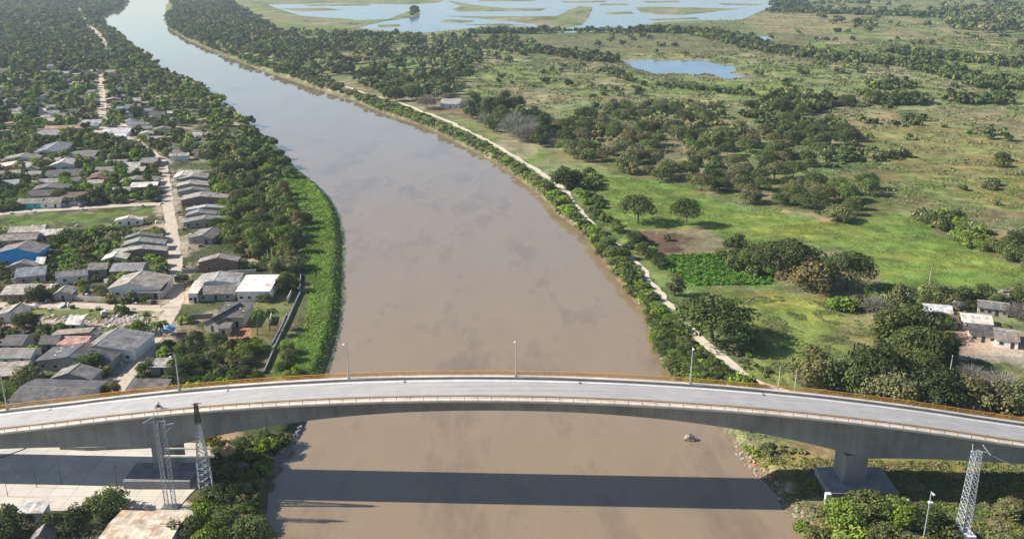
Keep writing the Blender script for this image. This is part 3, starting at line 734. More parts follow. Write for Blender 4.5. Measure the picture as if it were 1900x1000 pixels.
    if patches:
        rg = random.Random(int(x * 7)); q = MB()
        for k in range(patches):
            t = rg.uniform(.12, .4); a = rg.uniform(.15, .8) * D
            if rt == 'gy': px = -hx + w * pk; X0 = -hx + (px + hx) * rg.uniform(.2, .7); Z = h + rh * (X0 + hx) / (px + hx) + .25
            elif rt == 'gx': X0 = rg.uniform(-.8, .7) * hx; a = rg.uniform(.2, .4) * D; Z = h + rh * a / (D / 2) + .25
            else: X0 = rg.uniform(-.8, .7) * hx; Z = h + (rh if rt == 'm' else 0) * a / D + .25
            q.box(X0, X0 + .7, a, a + .7, Z - .1, Z + .12)
        q.build('roof_weight', M_walk, r)
    r['_rc'] = rc; r['_w'] = w; ALLH.append(r)
    HOUSES.append((x - math.sin(R(rot)) * D / 2, y + D / 2 * math.cos(R(rot)), w / 2 + 1.0, D / 2 + 1.0, R(rot)))
    if land: LAND.append((x, y + D / 2, land))
    return r
H = house
# upper part of the village, above the upper street
H(31,75,370,378,'gx','g','t','turquoise cottage with two dark windows facing the upper street',win=2,door=False,land='the turquoise cottage')
H(74,110,366,377,'gx','g','w','white cottage joined to the turquoise one on the upper street',win=2,land='the white cottage')
H(112,161,357,366,'gx','r','t','low turquoise house with pinkish roof edge behind the lilac wall',win=3,h=2.6,land='the lilac wall')
H(50,104,352,364,'gx','dg','g','dark grey roof directly behind the white cottage')
H(60,124,339,352,'gy','g','g','broad grey roof, third back from the upper street cottages',pk=.4)
H(207,240,350,356,'m','lg','b','low brown brick shed with pale roof beside the taller brick house',win=2,land='the brick shed')
H(241,289,338,347,'m','w','b','brown brick house with bright white roof at the main street corner',rh=.9,win=3,h=3.4,land='the white-roofed brick house')
H(222,289,324,337,'gy','gg','g','greenish grey roof behind the white-roofed brick house',pk=.4)
H(227,262,310,322,'m','lg','w','pale house with light roof two rows behind the brick house',rh=.8)
H(218,256,301,311,'m','w','w','small white roof peeking between trees, four rows up from the brick house')
H(192,231,296,306,'gx','lg','g','light grey roof at the left end of the white roof row')
H(258,289,292,303,'gx','g','b','brownish house with flat grey roof against the main street')
H(0,66,283,297,'gy','lg','w','wide pale gabled hall at the far left edge of the village',pk=.55,rh=2,h=3.4,win=3,land='the wide pale hall')
H(-20,48,298,312,'gy','w','o','pale roofed house with orange wall at the left edge',pk=.6,rh=1.6,land='the orange-walled house')
H(90,142,292,308,'gy','w','w','large white roofed building with gable to the bridge',pk=.45,rh=2.1,h=3.6,win=3,land='the large white-roofed building')
H(80,143,314,328,'gx','dg','g','dark grey roof just below the large white roofed building')
H(125,172,279,293,'gx','g','g','grey roof behind the large white roofed building')
H(60,112,262,284,'gy','bl','w','bluish grey stepped roofs of a long hall among trees',pk=.5,rh=1.8,h=3.6,land='the bluish hall')
H(58,100,240,256,'gx','bl','w','blue-grey long roof upslope of the bluish hall')
H(84,150,235,239,'gx','p','r','long pinkish red roofed building beside the village square',h=3.4,land='the pink-roofed building')
H(150,200,222,229,'gx','lg','w','light roof beside the square, upper one')
H(142,180,229,235,'m','bl','g','bluish lean-to roof just above the pink roofed building')
H(188,238,238,247,'gx','w','w','bright white roof touching the village square',land='the square')
# middle block
H(-12,70,446,470,'gy','g','bl','bright blue walled house with grey gabled roof and two small windows',pk=.52,rh=2.0,h=5.2,rot=2,win=2,door=False,land='the bright blue house')
H(-10,64,434,446,'gx','g','g','grey roof immediately behind the bright blue house')
H(15,78,420,431,'gx','lg','g','long light grey roof under the green verge of the upper street')
H(71,112,428,436,'m','w','w','white awning roof beside the house under the green verge')
H(16,68,482,494,'gy','g','g','low grey roof in front of the bright blue house',pk=.4,rot=2)
H(64,80,484,490,'m','w','w','tiny white roofed shed before the bright blue house',win=1)
H(230,298,429,442,'gy','gg','g','grey-green roof, rearmost of three beside the main street',pk=.4,rh=1.6)
H(225,303,439,455,'gy','lg','g','light grey roof, middle of three beside the main street',pk=.4,rh=1.7)
H(208,306,454,468,'gy','lg','b','pale white-fronted brick house, foremost of three beside the main street',pk=.55,rh=1.4,h=3.2,win=3,land='the white-fronted brick house')
H(213,262,399,409,'gy','w','w','whitish netted roof rounded behind dark trees below the upper street',pk=.5,rh=1.3)
H(203,262,487,503,'gx','g','g','plain grey roof half hidden behind trees near the big white house')
H(0,56,526,546,'gx','lg','b','long shabby light roof at the left end of the cross street',win=4,land='the shabby long roof')
H(97,132,528,546,'gy','lg','g','small ragged grey roof between trees above the cross street',pk=.4,patches=5)
H(198,297,502,536,'gy','lg','w','big white house with two dark windows and weathered double roof',pk=.40,rh=2.0,h=3.5,win=3,door=False,rot=0,patches=4,land='the big white house')
H(254,299,520,544,'m','g','g','grey lean-to porch on the street side of the big white house',rh=1.0,h=2.4,win=2,rot=0)
H(-12,38,562,586,'gy','lg','w','white angled roof at the left edge below the cross street',pk=.6)
# east side of the main street, from far to near
H(322,362,316,330,'gy','w','w','white roofed house at the upper end of the row east of the main street',pk=.35)
H(332,384,320,332,'gy','lg','g','pale grey roof, second in the row east of the main street',pk=.45)
H(327,386,333,345,'gy','lg','g','pale grey roof, third in the row east of the main street',pk=.4)
H(329,386,346,356,'gy','g','g','grey roof, fourth in the row east of the main street',pk=.45)
H(336,420,355,370,'gy','lg','b','long brick side-walled house with pale roof, fifth in the row',pk=.4,rh=1.6,h=3.6,win=4,land='the long brick house')
H(345,425,379,389,'gy','lg','g','light roof with white extension just below the long brick house',pk=.45)
H(345,399,388,400,'gy','g','g','short grey roof, seventh in the row east of the street',pk=.4)
H(340,424,399,412,'gy','g','g','wide grey roof, eighth in the row east of the street',pk=.45)
H(347,394,421,442,'gy','g','g','grey weathered roof, last of the row before the orange-leaved trees',pk=.6,rot=-4,patches=3)
H(367,440,470,486,'gy','lg','b','red-brown brick house with gabled roof and two small windows',pk=.5,rh=1.7,h=4.4,win=2,door=False,rot=5,land='the gabled brick house')
H(361,440,503,526,'gy','lg','w','stone-weighted pale roof in front of the gabled brick house',pk=.45,rh=1.0,h=3.4,rot=4,patches=9,win=3)
H(363,434,530,546,'m','g','g','grey patchwork lean-to below the stone-weighted roof',rh=.9,rot=4,win=3)
r = H(437,500,510,541,'m','ww','w','brilliant white metal roof on a large open shed near the flood wall',rh=.5,h=3.8,rot=2,win=4,door=False,land='the brilliant white roof')
H(346,366,520,545,'f','w','w','roofless white concrete shell at the street corner',h=3.6,rot=6,win=2)
H(372,412,560,602,'gy','dg','g','dark ridged roof house sloping toward the street corner',pk=.5,rh=1.8,rot=-20,patches=4)
H(398,452,560,590,'f','dg','c','cream walled house with flat dark roof above the bare brown yard',h=3.4,rot=2,win=2,patches=3,land='the cream-walled house')
H(402,424,598,610,'f','g','c','small cream annex in front of the cream walled house',win=1,rot=2)
# bottom left block by the bridge
H(95,180,607,622,'gy','lg','g','long light roof sheet at the top of the block near the bridge',pk=.85,rot=0,rh=.9)
H(150,250,608,650,'gy','g','w','broad grey roof of the long block above the alley',pk=.25,rh=1.5,h=3.5,rot=-6,win=4,land='the broad grey roof')
H(104,156,624,640,'m','p','g','faded pink roof strip in the middle of the block',rh=.6,rot=0)
H(62,205,636,672,'gy','dg','g','very wide dark grey roof crossing the block near the bridge',pk=.45,rh=1.6,h=3.1,rot=-3,patches=5,land='the very wide dark roof')
H(92,170,674,703,'gy','g','g','grey gabled roof beside the round bushy tree',pk=.45,rh=1.7,h=3.3,rot=-4,land='the grey gabled roof')
H(10,158,704,746,'gx','dg','w','large dark flat-looking roof with unfinished frame wall beside the bridge',rh=.9,h=3.6,rot=-4,win=6,land='the large dark roof')
H(0,40,620,640,'gx','dg','g','small dark roof at the left edge, upper of two',rot=0)
H(-10,56,645,664,'gx','g','w','pale-edged grey roof at the left edge, lower of two',rot=0)
H(70,106,623,638,'gx','dg','g','blackish roof between bushy yards and the pink strip',rot=0)
H(232,306,703,724,'m','dg','g','charcoal lean-to roof right against the bridge railing',rh=.9,rot=-3,land='the charcoal roof')
H(275,322,664,682,'f','lg','g','flat light grey slab roof between the trees by the bridge',rot=0,h=2.6)
H(120,148,590,602,'m','w','w','small whitish sheet roof in the rubble lot',h=2.0,rot=0,win=1)
# below the bridge
H(176,312,948,1010,'gx','cr','w','wide cream tiled roof in the sun below the concrete yard',rh=.5,h=3.6,rot=-3,win=6,land='the wide cream roof')
H(28,78,938,952,'m','w','w','narrow white roof behind the leafy tree at the bottom left',rh=.4,rot=0)
H(52,92,972,1004,'gy','g','g','small grey roof at the bottom left corner among trees',pk=.5,rot=8)
# right bank farm
H(1717,1768,564,580,'gx','w','w','white metal roofed farmhouse under large trees on the right bank',rot=-14,win=3,land='the white-roofed farmhouse')
H(1745,1780,584,597,'m','r','g','rusty striped lean-to joined to the white roofed farmhouse',rh=.8,rot=-14)
H(1790,1842,580,600,'gx','w','w','white patched roof, middle building of the right bank farm',rot=-16,win=3,patches=5,land='the patched farm roof')
H(1818,1872,560,573,'gx','g','g','long grey shed roof at the back of the farmyard',rot=-22,win=4)
H(1802,1852,604,622,'m','dg','c','dark lean-to roof directly facing the farmyard',rot=-20,rh=.8,win=3,land='the dark farm roof')
H(1850,1892,606,632,'gx','g','w','white walled farm building with grey roof beside the yard',rot=-20,win=2,land='the white-walled farm building')
H(816,854,184,194,'gx','lg','w','small white hut beside the right bank path under big trees',rot=0,h=3.2,win=3,land='the riverside hut')
# water tanks, tarp
def tank(px, py, col, label, s=1.0):
    x, y = P(px, py); o = MB(); o.tube((0, 0, 0), (0, 0, 1.1 * s), .62 * s, .58 * s, 12); o.tube((0, 0, 1.1 * s), (0, 0, 1.45 * s), .58 * s, .2 * s, 12)
    o = o.build('water_tank', M_obj, None, col); o.location = (x, y, ZG); tag(o, label, 'water tank')
tank(300, 866, (.14, .17, .40), 'blue water tank on the yard beside the left bridge pier', 2.0)
tank(402, 386, (.75, .74, .7), 'white water tank beside the long brick house', 1.3)
x, y = P(314, 620); mb = MB().add([(-2.4,-1.3,1.9),(2.2,-1.6,1.7),(2.5,1.4,2.1),(0,1.7,2.6),(-2.3,1.5,2.0),(0,0,2.5)], [(0,1,5),(1,2,5),(2,3,5),(3,4,5),(4,0,5)])
for a, b in ((-2.3,-1.3),(2.2,-1.5),(2.4,1.3),(-2.2,1.4)): mb.tube((a, b, 0), (a, b, 1.9), .06)
o = mb.build('tarp', M_obj, None, (.12, .30, .62)); o.location = (x, y, ZG); tag(o, 'bright blue tarpaulin shelter under palms near the street corner', 'tarpaulin')

# far village houses: small pale roofs among the trees
def free_house(x, y, w, d):
    for hx, hy, a, b, r_ in HOUSES:
        if abs(x - hx) < (a + w) and abs(y - hy) < (b + d): return False
    return True
rg = random.Random(21)
FAR = [((200,330),(160,300),28,'small pale roofed house in the trees beside the upper main street','houses along the far main street',1),
       ((90,215),(120,215),30,'tiny pale roof showing among the trees of the far village','roofs scattered in the far village',1),
       ((0,120),(95,240),36,'little whitish roof in the dense trees at the far left','roofs at the far left of the village',1),
       ((330,420),(235,300),10,'half hidden roof in the grove between main street and river','roofs in the riverside grove',1),
       ((0,200),(305,360),12,'plain tin roof in the middle of the crowded left village','tin roofs of the crowded left village',1),
       ((0,300),(490,560),5,'small tin roof among the yards above the cross street','small roofs above the cross street',1),
       ((0,250),(690,745),3,'small plain roof squeezed in beside the bridge approach','small roofs beside the bridge',1)]
streets_w = [PP(STREETS[k][1]) for k in STREETS]
for (xa, xb), (ya, yb_), n, lb, gr, _ in FAR:
    k = 0
    for t in range(n * 12):
        if k >= n: break
        px, py = rg.uniform(xa, xb), rg.uniform(ya, yb_)
        X, Y = P(px, py)
        if min(line_d(np.array([X]), np.array([Y]), s)[0] for s in streets_w) < 7: continue
        if poly_sd(np.array([X]), np.array([Y]), RIVER)[0] < 45: continue
        wd = rg.uniform(6, 12); dp = rg.uniform(5, 8.5)
        if not free_house(X, Y + dp / 2, wd / 2 + 1, dp / 2 + 1): continue
        sc = F / math.hypot(Y, CH); wp = wd * sc
        # rows from metres
        def row(Yw, z): 
            d = Yw * CT + (CH - z) * ST; return 500 + F * ((CH - z) * CT - Yw * ST) / d
        rcx = rg.choice(['w', 'lg', 'lg', 'g', 'g', 'bl', 'dg', 'r', 'g']); rt = rg.choice(['gx', 'gy', 'gx', 'm'])
        H(px - wp / 2, px + wp / 2, row(Y + dp, ZG + 3 + (1.2 if rt != 'gx' else 0)), row(Y, ZG + 3), rt, rcx, rg.choice('wwgcb'), lb, h=3.0, rh=1.2, rot=rg.choice([8, 14, 20]), group=gr, detail=Y < 450)
        k += 1

# labels for the small far houses: roof tone, nearest landmark, rank
RW = dict(w='whitish', lg='pale grey', g='grey', bl='bluish grey', cr='cream', dg='dark', gg='greenish', p='pink', r='rusty', ww='white')
ORD = ['', 'second ', 'third ', 'fourth ', 'fifth ', 'sixth ', 'seventh ', 'eighth ', 'ninth ', 'tenth ', 'eleventh ', 'twelfth ', 'thirteenth ', 'fourteenth ', 'fifteenth ', 'sixteenth ', 'seventeenth ', 'eighteenth ', 'nineteenth ', 'twentieth '] + ['twenty-%s ' % k for k in 'first second third fourth fifth sixth seventh eighth ninth'.split()]
LANDH = LAND + [(*P(55,168), 'the bare sandy patch'), (*P(190,160), 'the far end of the main street'), (*P(150,30), 'the distant pale road'), (*P(400,300), 'the riverside grove top'), (*P(20,120), 'the far left edge'), (*P(312,380), 'the upper street corner'), (*P(300,590), 'the lower street corner'), (*P(110,100), 'the distant woods')]
def relword(dx, dy, x):
    dd = math.hypot(dx, dy)
    if dd < 7: return 'close beside'
    return 'behind' if dy > abs(dx) * .8 else 'in front of' if -dy > abs(dx) * .8 else ('riverward of' if (dx > 0) == (x < 0) else 'landward of')
def rank_labels(items):
    """items: (object, stem, landmark phrase, distance) -> unique labels by rank of distance"""
    d = {}
    for it in items: d.setdefault((it[1], it[2]), []).append(it)
    for (stem, lm), L_ in d.items():
        L_.sort(key=lambda i: i[3])
        for k, it in enumerate(L_):
            if len(L_) == 1: it[0]['label'] = f"{stem} {lm}"
            else: it[0]['label'] = f"{ORD[min(k, 28)]}nearest {stem} {lm}"
its = []
for r in ALLH:
    if 'group' in r.keys():
        x, y = r.location.x, r.location.y; best = min(LANDH, key=lambda L_: (L_[0] - x) ** 2 + (L_[1] - y) ** 2)
        its.append((r, f"{'small' if r['_w'] < 11 else 'long'} {RW[r['_rc']]} roof {relword(x - best[0], y - best[1], x)}", best[2], math.hypot(x - best[0], y - best[1])))
rank_labels(its)
for r in ALLH: del r['_rc']; del r['_w']

# low yard walls beside the named houses
its = []; k = 0; rg = random.Random(33)
for hx, hy, nm in LAND:
    if hx > 0 or hy > 560: continue
    for s in (-1, 1):
        x = hx + s * rg.uniform(9, 13); y = hy - rg.uniform(-3, 5); L = rg.uniform(5, 11)
        if not free_house(x, y, 1, 3) or min(line_d(np.array([x]), np.array([y]), q)[0] for q in streets_w) < 5: continue
        o = MB().box(-.1, .1, -L / 2, L / 2, -.3, 1.7).box(-.14, .14, -L / 2 - .1, -L / 2 + .15, -.3, 1.9).build('yard_wall', M_walk if s > 0 else M_conc)
        o.location = (x, y, gz(x, y)); o.rotation_euler = (0, 0, R(rg.choice([8, 12, 98, 4]))); tag(o, 'x', 'wall', 'low yard walls in the village', 'thing')
        its.append((o, f"low {'pale' if s > 0 else 'grey'} yard wall {relword(x - hx, y - hy, x)}", nm, math.hypot(x - hx, y - hy)))
rank_labels(its)
def clutter(name, n, col, seed, lab):
    rg = random.Random(seed); mb = MB()
    for k in range(n):
        px, py = rg.uniform(-20, 480), rg.uniform(262, 745); x, y = P(px, py)
        if x > -62 or poly_sd(np.array([x]), np.array([y]), RIVER)[0] < 55 or not free_house(x, y, .3, .3): continue
        if line_d(np.array([x]), np.array([y]), streets_w[0])[0] < 3 or inside(x, y, PP(ZONES_L[0][0])): continue
        w_, d_, h_ = rg.uniform(.4, 2.2), rg.uniform(.4, 1.8), rg.uniform(.15, 1.3); z = gz(x, y); a = rg.uniform(0, 3)
        c, s = math.cos(a), math.sin(a); q = [(-w_, -d_), (w_, -d_), (w_, d_), (-w_, d_)]; q = [(x + (i * c - j * s) / 2, y + (i * s + j * c) / 2) for i, j in q]
        mb.add([(i, j, z) for i, j in q] + [(i, j, z + h_ * rg.uniform(.8, 1.2)) for i, j in q], [(0,3,2,1),(4,5,6,7),(0,1,5,4),(1,2,6,5),(2,3,7,6),(3,0,4,7)])
    tag(mb.build(name, M_obj, None, col), lab, 'clutter', kind='stuff')
clutter('yard_debris', 420, (.55, .52, .48), 1, 'pale boards, sheets and junk lying about the village yards')
clutter('scrap_piles', 300, (.12, .10, .09), 2, 'dark scrap and sheds lying about the village yards')
# ------------------------------------------------------------------ vegetation
def quads_on(cx, cy, cz, rx, ry, rz, n, size, rs, up=.25):
    """n leaf quads over an ellipsoid shell, facing roughly outwards"""
    d = rs.normal(size=(n, 3)); d[:, 2] = d[:, 2] + up; d /= np.linalg.norm(d, axis=1)[:, None]
    rad = rs.uniform(.72, 1.08, n)[:, None]
    c = np.array([cx, cy, cz]) + d * np.array([rx, ry, rz]) * rad
    nrm = d + rs.normal(size=(n, 3)) * .45 + np.array([0, 0, .2]); nrm /= np.linalg.norm(nrm, axis=1)[:, None]
    t = np.cross(nrm, rs.normal(size=(n, 3))); t /= np.linalg.norm(t, axis=1)[:, None]; b = np.cross(nrm, t)
    s = size * rs.uniform(.6, 1.3, n)[:, None]; a = s * rs.uniform(.6, 1.0, n)[:, None]
    return np.stack([c - t * s, c - b * a, c + t * s, c + b * a], 1)
def crown(seed, kind, nclump, nleaf, leaf):
    rs = np.random.RandomState(seed); Q = []; T = []
    per = max(4, nleaf // nclump)
    for i in range(nclump):
        a = rs.uniform(0, 6.283); rr = math.sqrt(rs.uniform(0, 1))
        if kind == 'umbrella':
            x, y = math.cos(a) * rr * .78, math.sin(a) * rr * .78; z = .62 + .46 * math.sqrt(max(0, 1 - rr * rr)) + rs.uniform(-.22, .04); r = rs.uniform(.22, .34); rz = r * .6
        elif kind == 'tall':
            z = rs.uniform(.35, 1.75); k = math.sin(min(1, (z - .2) / 1.6) * math.pi) ** .6 if z > .2 else .2; x, y = math.cos(a) * rr * .62 * k, math.sin(a) * rr * .62 * k; r = rs.uniform(.24, .38); rz = r * .85
        elif kind == 'bush':
            x, y = math.cos(a) * rr * .72, math.sin(a) * rr * .72; z = .22 + .5 * math.sqrt(max(0, 1 - rr * rr)) * rs.uniform(.4, 1); r = rs.uniform(.24, .36); rz = r * .85
        else:
            x, y = math.cos(a) * rr * .72, math.sin(a) * rr * .72; z = .34 + .82 * math.sqrt(max(0, 1 - rr * rr * .9)) * rs.uniform(.1, 1); r = rs.uniform(.24, .40); rz = r * .8
        q = quads_on(x, y, z, r, r, rz, per, leaf, rs)
        tint = np.array([1., 1., 1.]) * rs.uniform(.65, 1.4) * (1 + rs.uniform(-.09, .09, 3) * np.array([1, .4, 1]))
        Q.append(q); T.append(np.repeat((tint[None] * rs.uniform(.75, 1.25, (per, 1)))[:, None], 4, 1))
    # stray sprays
    return np.concatenate(Q), np.concatenate(T)
def trunk_mesh(seed, kind):
    rg = random.Random(seed); mb = MB(); zt = {'umbrella': .42, 'tall': .6, 'bush': .15}.get(kind, .5)
    r0 = .055 if kind != 'bush' else .03
    mb.tube((0, 0, -.05), (rg.uniform(-.04, .04), rg.uniform(-.04, .04), zt), r0, r0 * .65, 7)
    for i in range(6):
        a = i * 1.05 + rg.uniform(-.3, .3); l = rg.uniform(.35, .6)
        m = (math.cos(a) * l * .5, math.sin(a) * l * .5, zt + .18); e = (math.cos(a) * l, math.sin(a) * l, zt + .42)
        mb.tube((0, 0, zt - .05), m, r0 * .5, r0 * .35, 5); mb.tube(m, e, r0 * .35, r0 * .15, 5)
    return mb.mesh('trunk')
def qmesh(name, Q, T):
    n = len(Q); me = big_mesh(name, Q.reshape(-1, 3), np.arange(n * 4).reshape(n, 4), T.reshape(-1, 3)); me.materials.append(M_leaf); return me
KINDS = {'round': ('broadleaf_tree', 'tree'), 'tall': ('broadleaf_tree', 'tree'), 'umbrella': ('umbrella_tree', 'tree'), 'bush': ('bush', 'bush'), 'bare': ('bare_tree', 'tree')}
def twigs(seed, n, wd):
    rs = np.random.RandomState(seed); d = rs.normal(size=(n, 3)); d[:, 2] = np.abs(d[:, 2]) * .8 + .1; d /= np.linalg.norm(d, axis=1)[:, None]
    b = np.array([0, 0, .45]) + d * np.array([.9, .9, .8]) * rs.uniform(.35, 1, n)[:, None]; e = b + (d + rs.normal(size=(n, 3)) * .5) * rs.uniform(.12, .3, n)[:, None]
    s = np.cross(e - b, rs.normal(size=(n, 3))); s = s / np.linalg.norm(s, axis=1)[:, None] * wd
    return np.stack([b - s, b + s, e + s * .5, e - s * .5], 1), np.ones((n, 4, 3)) * rs.uniform(.7, 1.3, (n, 1, 1))
PRO = {'bare': []}
M_pale = plain('pale_bark', (.27, .24, .20), .9, .3, 3)
for v in range(2):
    Q, T_ = twigs(v, 1500, .012); rg0 = random.Random(v); mb = MB(); mb.tube((0, 0, -.05), (0, 0, .45), .05, .04, 6)
    for i in range(14):
        a = i * .9; l = rg0.uniform(.3, .75); h_ = rg0.uniform(.7, 1.35); m_ = (math.cos(a) * l * .5, math.sin(a) * l * .5, .45 + (h_ - .45) * .6); mb.tube((0, 0, .4), m_, .03, .02, 5); mb.tube(m_, (math.cos(a) * l, math.sin(a) * l, h_), .02, .008, 4)
    tm = mb.mesh('trunk'); tm.materials.append(M_pale); PRO['bare'].append(('bare', Q, T_, tm))
for k, nv in (('round', 5), ('tall', 3), ('umbrella', 3), ('bush', 4)):
    PRO[k] = []
    for v in range(nv):
        nl = {'umbrella': 5200, 'bush': 1300}.get(k, 3600)
        Q, T = crown(100 + v + len(PRO) * 10, k, {'umbrella': 46, 'bush': 16}.get(k, (30, 22, 36, 18, 26)[v]), int(nl * (1, .7, 1, .6, .9)[v]), {'umbrella': .036, 'bush': .085}.get(k, .05))
        tm = trunk_mesh(v + 50, k); tm.materials.append(M_bark)
        PRO[k].append((qmesh('crown', Q, T), tm))
LOD = {}
for k in ('round', 'umbrella', 'bush', 'tall'):
    LOD[k] = {1: [crown(300 + v, k, {'umbrella': 30, 'bush': 8}.get(k, 18), {'bush': 160}.get(k, 620), {'bush': .2}.get(k, .115)) for v in range(4)],
              2: [crown(400 + v, k, {'bush': 4}.get(k, 9), {'bush': 44}.get(k, 120), {'bush': .34}.get(k, .24)) for v in range(4)]}

PRO['bare'] = [(qmesh('crown', a_, b_), tm_) for _, a_, b_, tm_ in PRO['bare']]
LOD['bare'] = {1: [twigs(60 + v, 420, .03) for v in range(4)], 2: [twigs(70 + v, 90, .07) for v in range(4)]}
PAL = {'dark': ((.082, .106, .038), 'dark green'), 'mid': ((.125, .160, .050), 'mid green'), 'bright': ((.185, .25, .045), 'bright green'),
       'olive': ((.185, .192, .080), 'olive green'), 'yellow': ((.29, .29, .045), 'yellow-green'), 'grey': ((.23, .22, .18), 'greyish'), 'rust': ((.175, .165, .066), 'brownish green')}
def jit(c, rg, a=.16):
    k = 1 + rg.uniform(-a, a); return tuple(max(.004, x * k * (1 + rg.uniform(-.07, .07))) for x in c)

TREES = []   # (x, y, R, kind, tone, heightscale, label or None, area)
rg = random.Random(77)
GRID = {}
def near_ok(x, y, r):
    c = 8.0; i, j = int(x // c), int(y // c)
    for a in range(i - 2, i + 3):
        for b in range(j - 2, j + 3):
            for (u, v, s) in GRID.get((a, b), ()):
                if (u - x) ** 2 + (v - y) ** 2 < ((r + s) * .62) ** 2: return False
    return True
def put(x, y, Rr, kind, tone, hs=1.0, label=None, area='', check=True):
    if tone == 'grey' and kind != 'bush': kind = 'bare'
    if check and not near_ok(x, y, Rr): return False
    GRID.setdefault((int(x // 8), int(y // 8)), []).append((x, y, Rr))
    TREES.append((x, y, Rr, kind, tone, hs, label, area)); return True
def T(px, py, Rr, kind, tone, label, hs=1.0, area=''):
    x, y = P(px, py)
    if kind == 'umbrella': Rr *= 1.14; hs *= 1.12
    put(x, y, Rr, kind, tone, hs, label, area, False)
# single trees the photo shows clearly
T(1183,413,8.2,'umbrella','dark','large dark umbrella tree alone in the bright meadow, nearer the river',1.0)
T(1273,418,7.4,'umbrella','dark','smaller dark umbrella tree with visible trunk at the brown field edge',1.05)
T(1237,447,2.2,'round','olive','very small round tree standing on the brown ploughed plot',1.2)
T(1368,468,6.6,'round','dark','dark rounded tree at the right corner of the ploughed plot',.9)
T(1322,632,12.6,'umbrella','dark','huge dark spreading umbrella tree casting a long shadow on the olive pasture',.72)
T(1418,500,8.2,'umbrella','dark','dark flat tree at the leftmost end of the great meadow grove',.85)
T(1252,548,5.2,'tall','olive','brownish olive tree beside the gravel path, before the crop field',.9)
T(1378,724,5.4,'bush','bright','big bright green rounded bush by the railing and gravel path',1.0)
T(1512,395,7.8,'umbrella','dark','dark low tree on the left of the clump above the meadow',.8)
T(1556,410,7.2,'round','olive','grey-green rounded tree closing the meadow clump on the right',.8)
T(1580,398,4.2,'umbrella','dark','small flat dark tree just outside the meadow clump',.8)
T(1455,520,10.5,'umbrella','dark','wide dark tree at the left of the great meadow grove',.95)
T(1512,540,10.0,'round','rust','brownish domed tree in the middle of the great meadow grove',.95)
T(1570,540,10.5,'umbrella','dark','wide dark tree at the right of the great meadow grove',.9)
T(1500,500,8,'round','dark','dark tree at the back of the great meadow grove',.9)
T(1560,575,6,'bush','bright','bright bush below the great meadow grove',.9)
T(1598,572,6,'bush','mid','mid green bush touching the bare grey tree',.9)
T(1625,582,5.6,'tall','grey','pale grey leafless tree at the corner of the olive pasture',.85)
T(1668,600,7,'tall','olive','tall olive tree behind the white-roofed farmhouse group',1.0)
T(1700,628,9,'round','mid','large mid green tree left of the farmyard',1.05)
T(1700,680,9,'umbrella','mid','broad layered tree in front of the farmyard',.9)
T(1735,672,7,'round','dark','dark tree shading the farmyard entrance',.95)
T(1768,562,6.5,'round','dark','dark tree right behind the white-roofed farmhouse',.9)
T(1645,648,7.5,'tall','mid','tall mid green tree at the pasture corner near the farm',.95)
T(1890,592,5,'tall','grey','bare greyish tree at the right edge behind the farm',.8)
T(1865,612,2.6,'bush','bright','small bright bush among the farm roofs',1.0)
T(1510,716,8,'round','olive','olive tree at the left of the big thicket by the bridge',1.2)
T(1560,728,8.5,'round','mid','mid green tree in the thicket by the bridge railing',1.2)
T(1618,735,8.5,'umbrella','dark','wide dark canopy in the middle of the thicket by the bridge',1.2)
T(1655,765,7.5,'umbrella','olive','olive umbrella tree with pale forked trunk against the bridge railing',1.0)
T(1720,762,8.5,'umbrella','dark','dark spreading tree against the bridge railing',.85)
T(1590,768,6,'round','dark','dark low tree tucked behind the bridge railing',.8)
T(1690,715,8,'umbrella','mid','flat topped green tree behind the thicket',.9)
T(1800,710,5.5,'tall','grey','whitish bare tree between thicket and farmyard',.7)
T(1830,765,8.5,'round','olive','pale feathery green tree beside the bridge at the right',.95)
T(1890,762,8,'round','olive','pale green tree at the right edge above the railing',.95)
T(1858,742,7,'tall','grey','silvery half bare tree behind the railing on the right',.8)
T(1790,782,5,'tall','grey','pale sparse tree low against the railing',.7)
T(1868,790,3,'round','rust','small pinkish brown tree by the railing at the right',.9)
T(1875,962,4.5,'tall','rust','bare reddish shrub tree in the shade below the bridge',.55)
T(1742,606,4.6,'round','mid','green tree half hiding the rusty striped lean-to',.9)
T(1788,598,3.6,'bush','mid','green shrub between the farm roofs',1.1)
T(1838,632,2.6,'bush','olive','small olive shrub before the dark farm roof',.9)
# bottom right grove
for px, py, r_, k, tn, lb in ((1560,975,5.5,'round','bright','bright green tree before the right pier footing'),(1610,960,5.5,'round','mid','green tree covering the front of the pier footing'),
        (1668,968,5.5,'round','bright','light green tree right of the pier footing'),(1520,1002,5.0,'bush','olive','grey-green bush at the river edge, bottom of the picture'),
        (1590,1025,6,'bush','bright','yellowish bright bush at the bottom in front of the pier grove'),(1650,1030,6,'round','mid','mid green tree at the bottom of the pier grove'),
        (1715,985,5,'round','dark','dark green tree beside the pale lamp post below the bridge'),(1752,995,4.5,'bush','mid','green bush between lamp post and white pylon block'),
        (1490,965,2.6,'bush','bright','small bright bush on the bank point by the bridge shadow'),(1540,955,3,'bush','mid','small bush beside the footing corner post'),
        (1700,1040,5.5,'bush','bright','bright low bush at the bottom edge beside the lamp post'),(1860,1020,4,'bush','olive','dry olive bush in the lower right corner')):
    T(px, py, r_, k, tn, lb, .9)
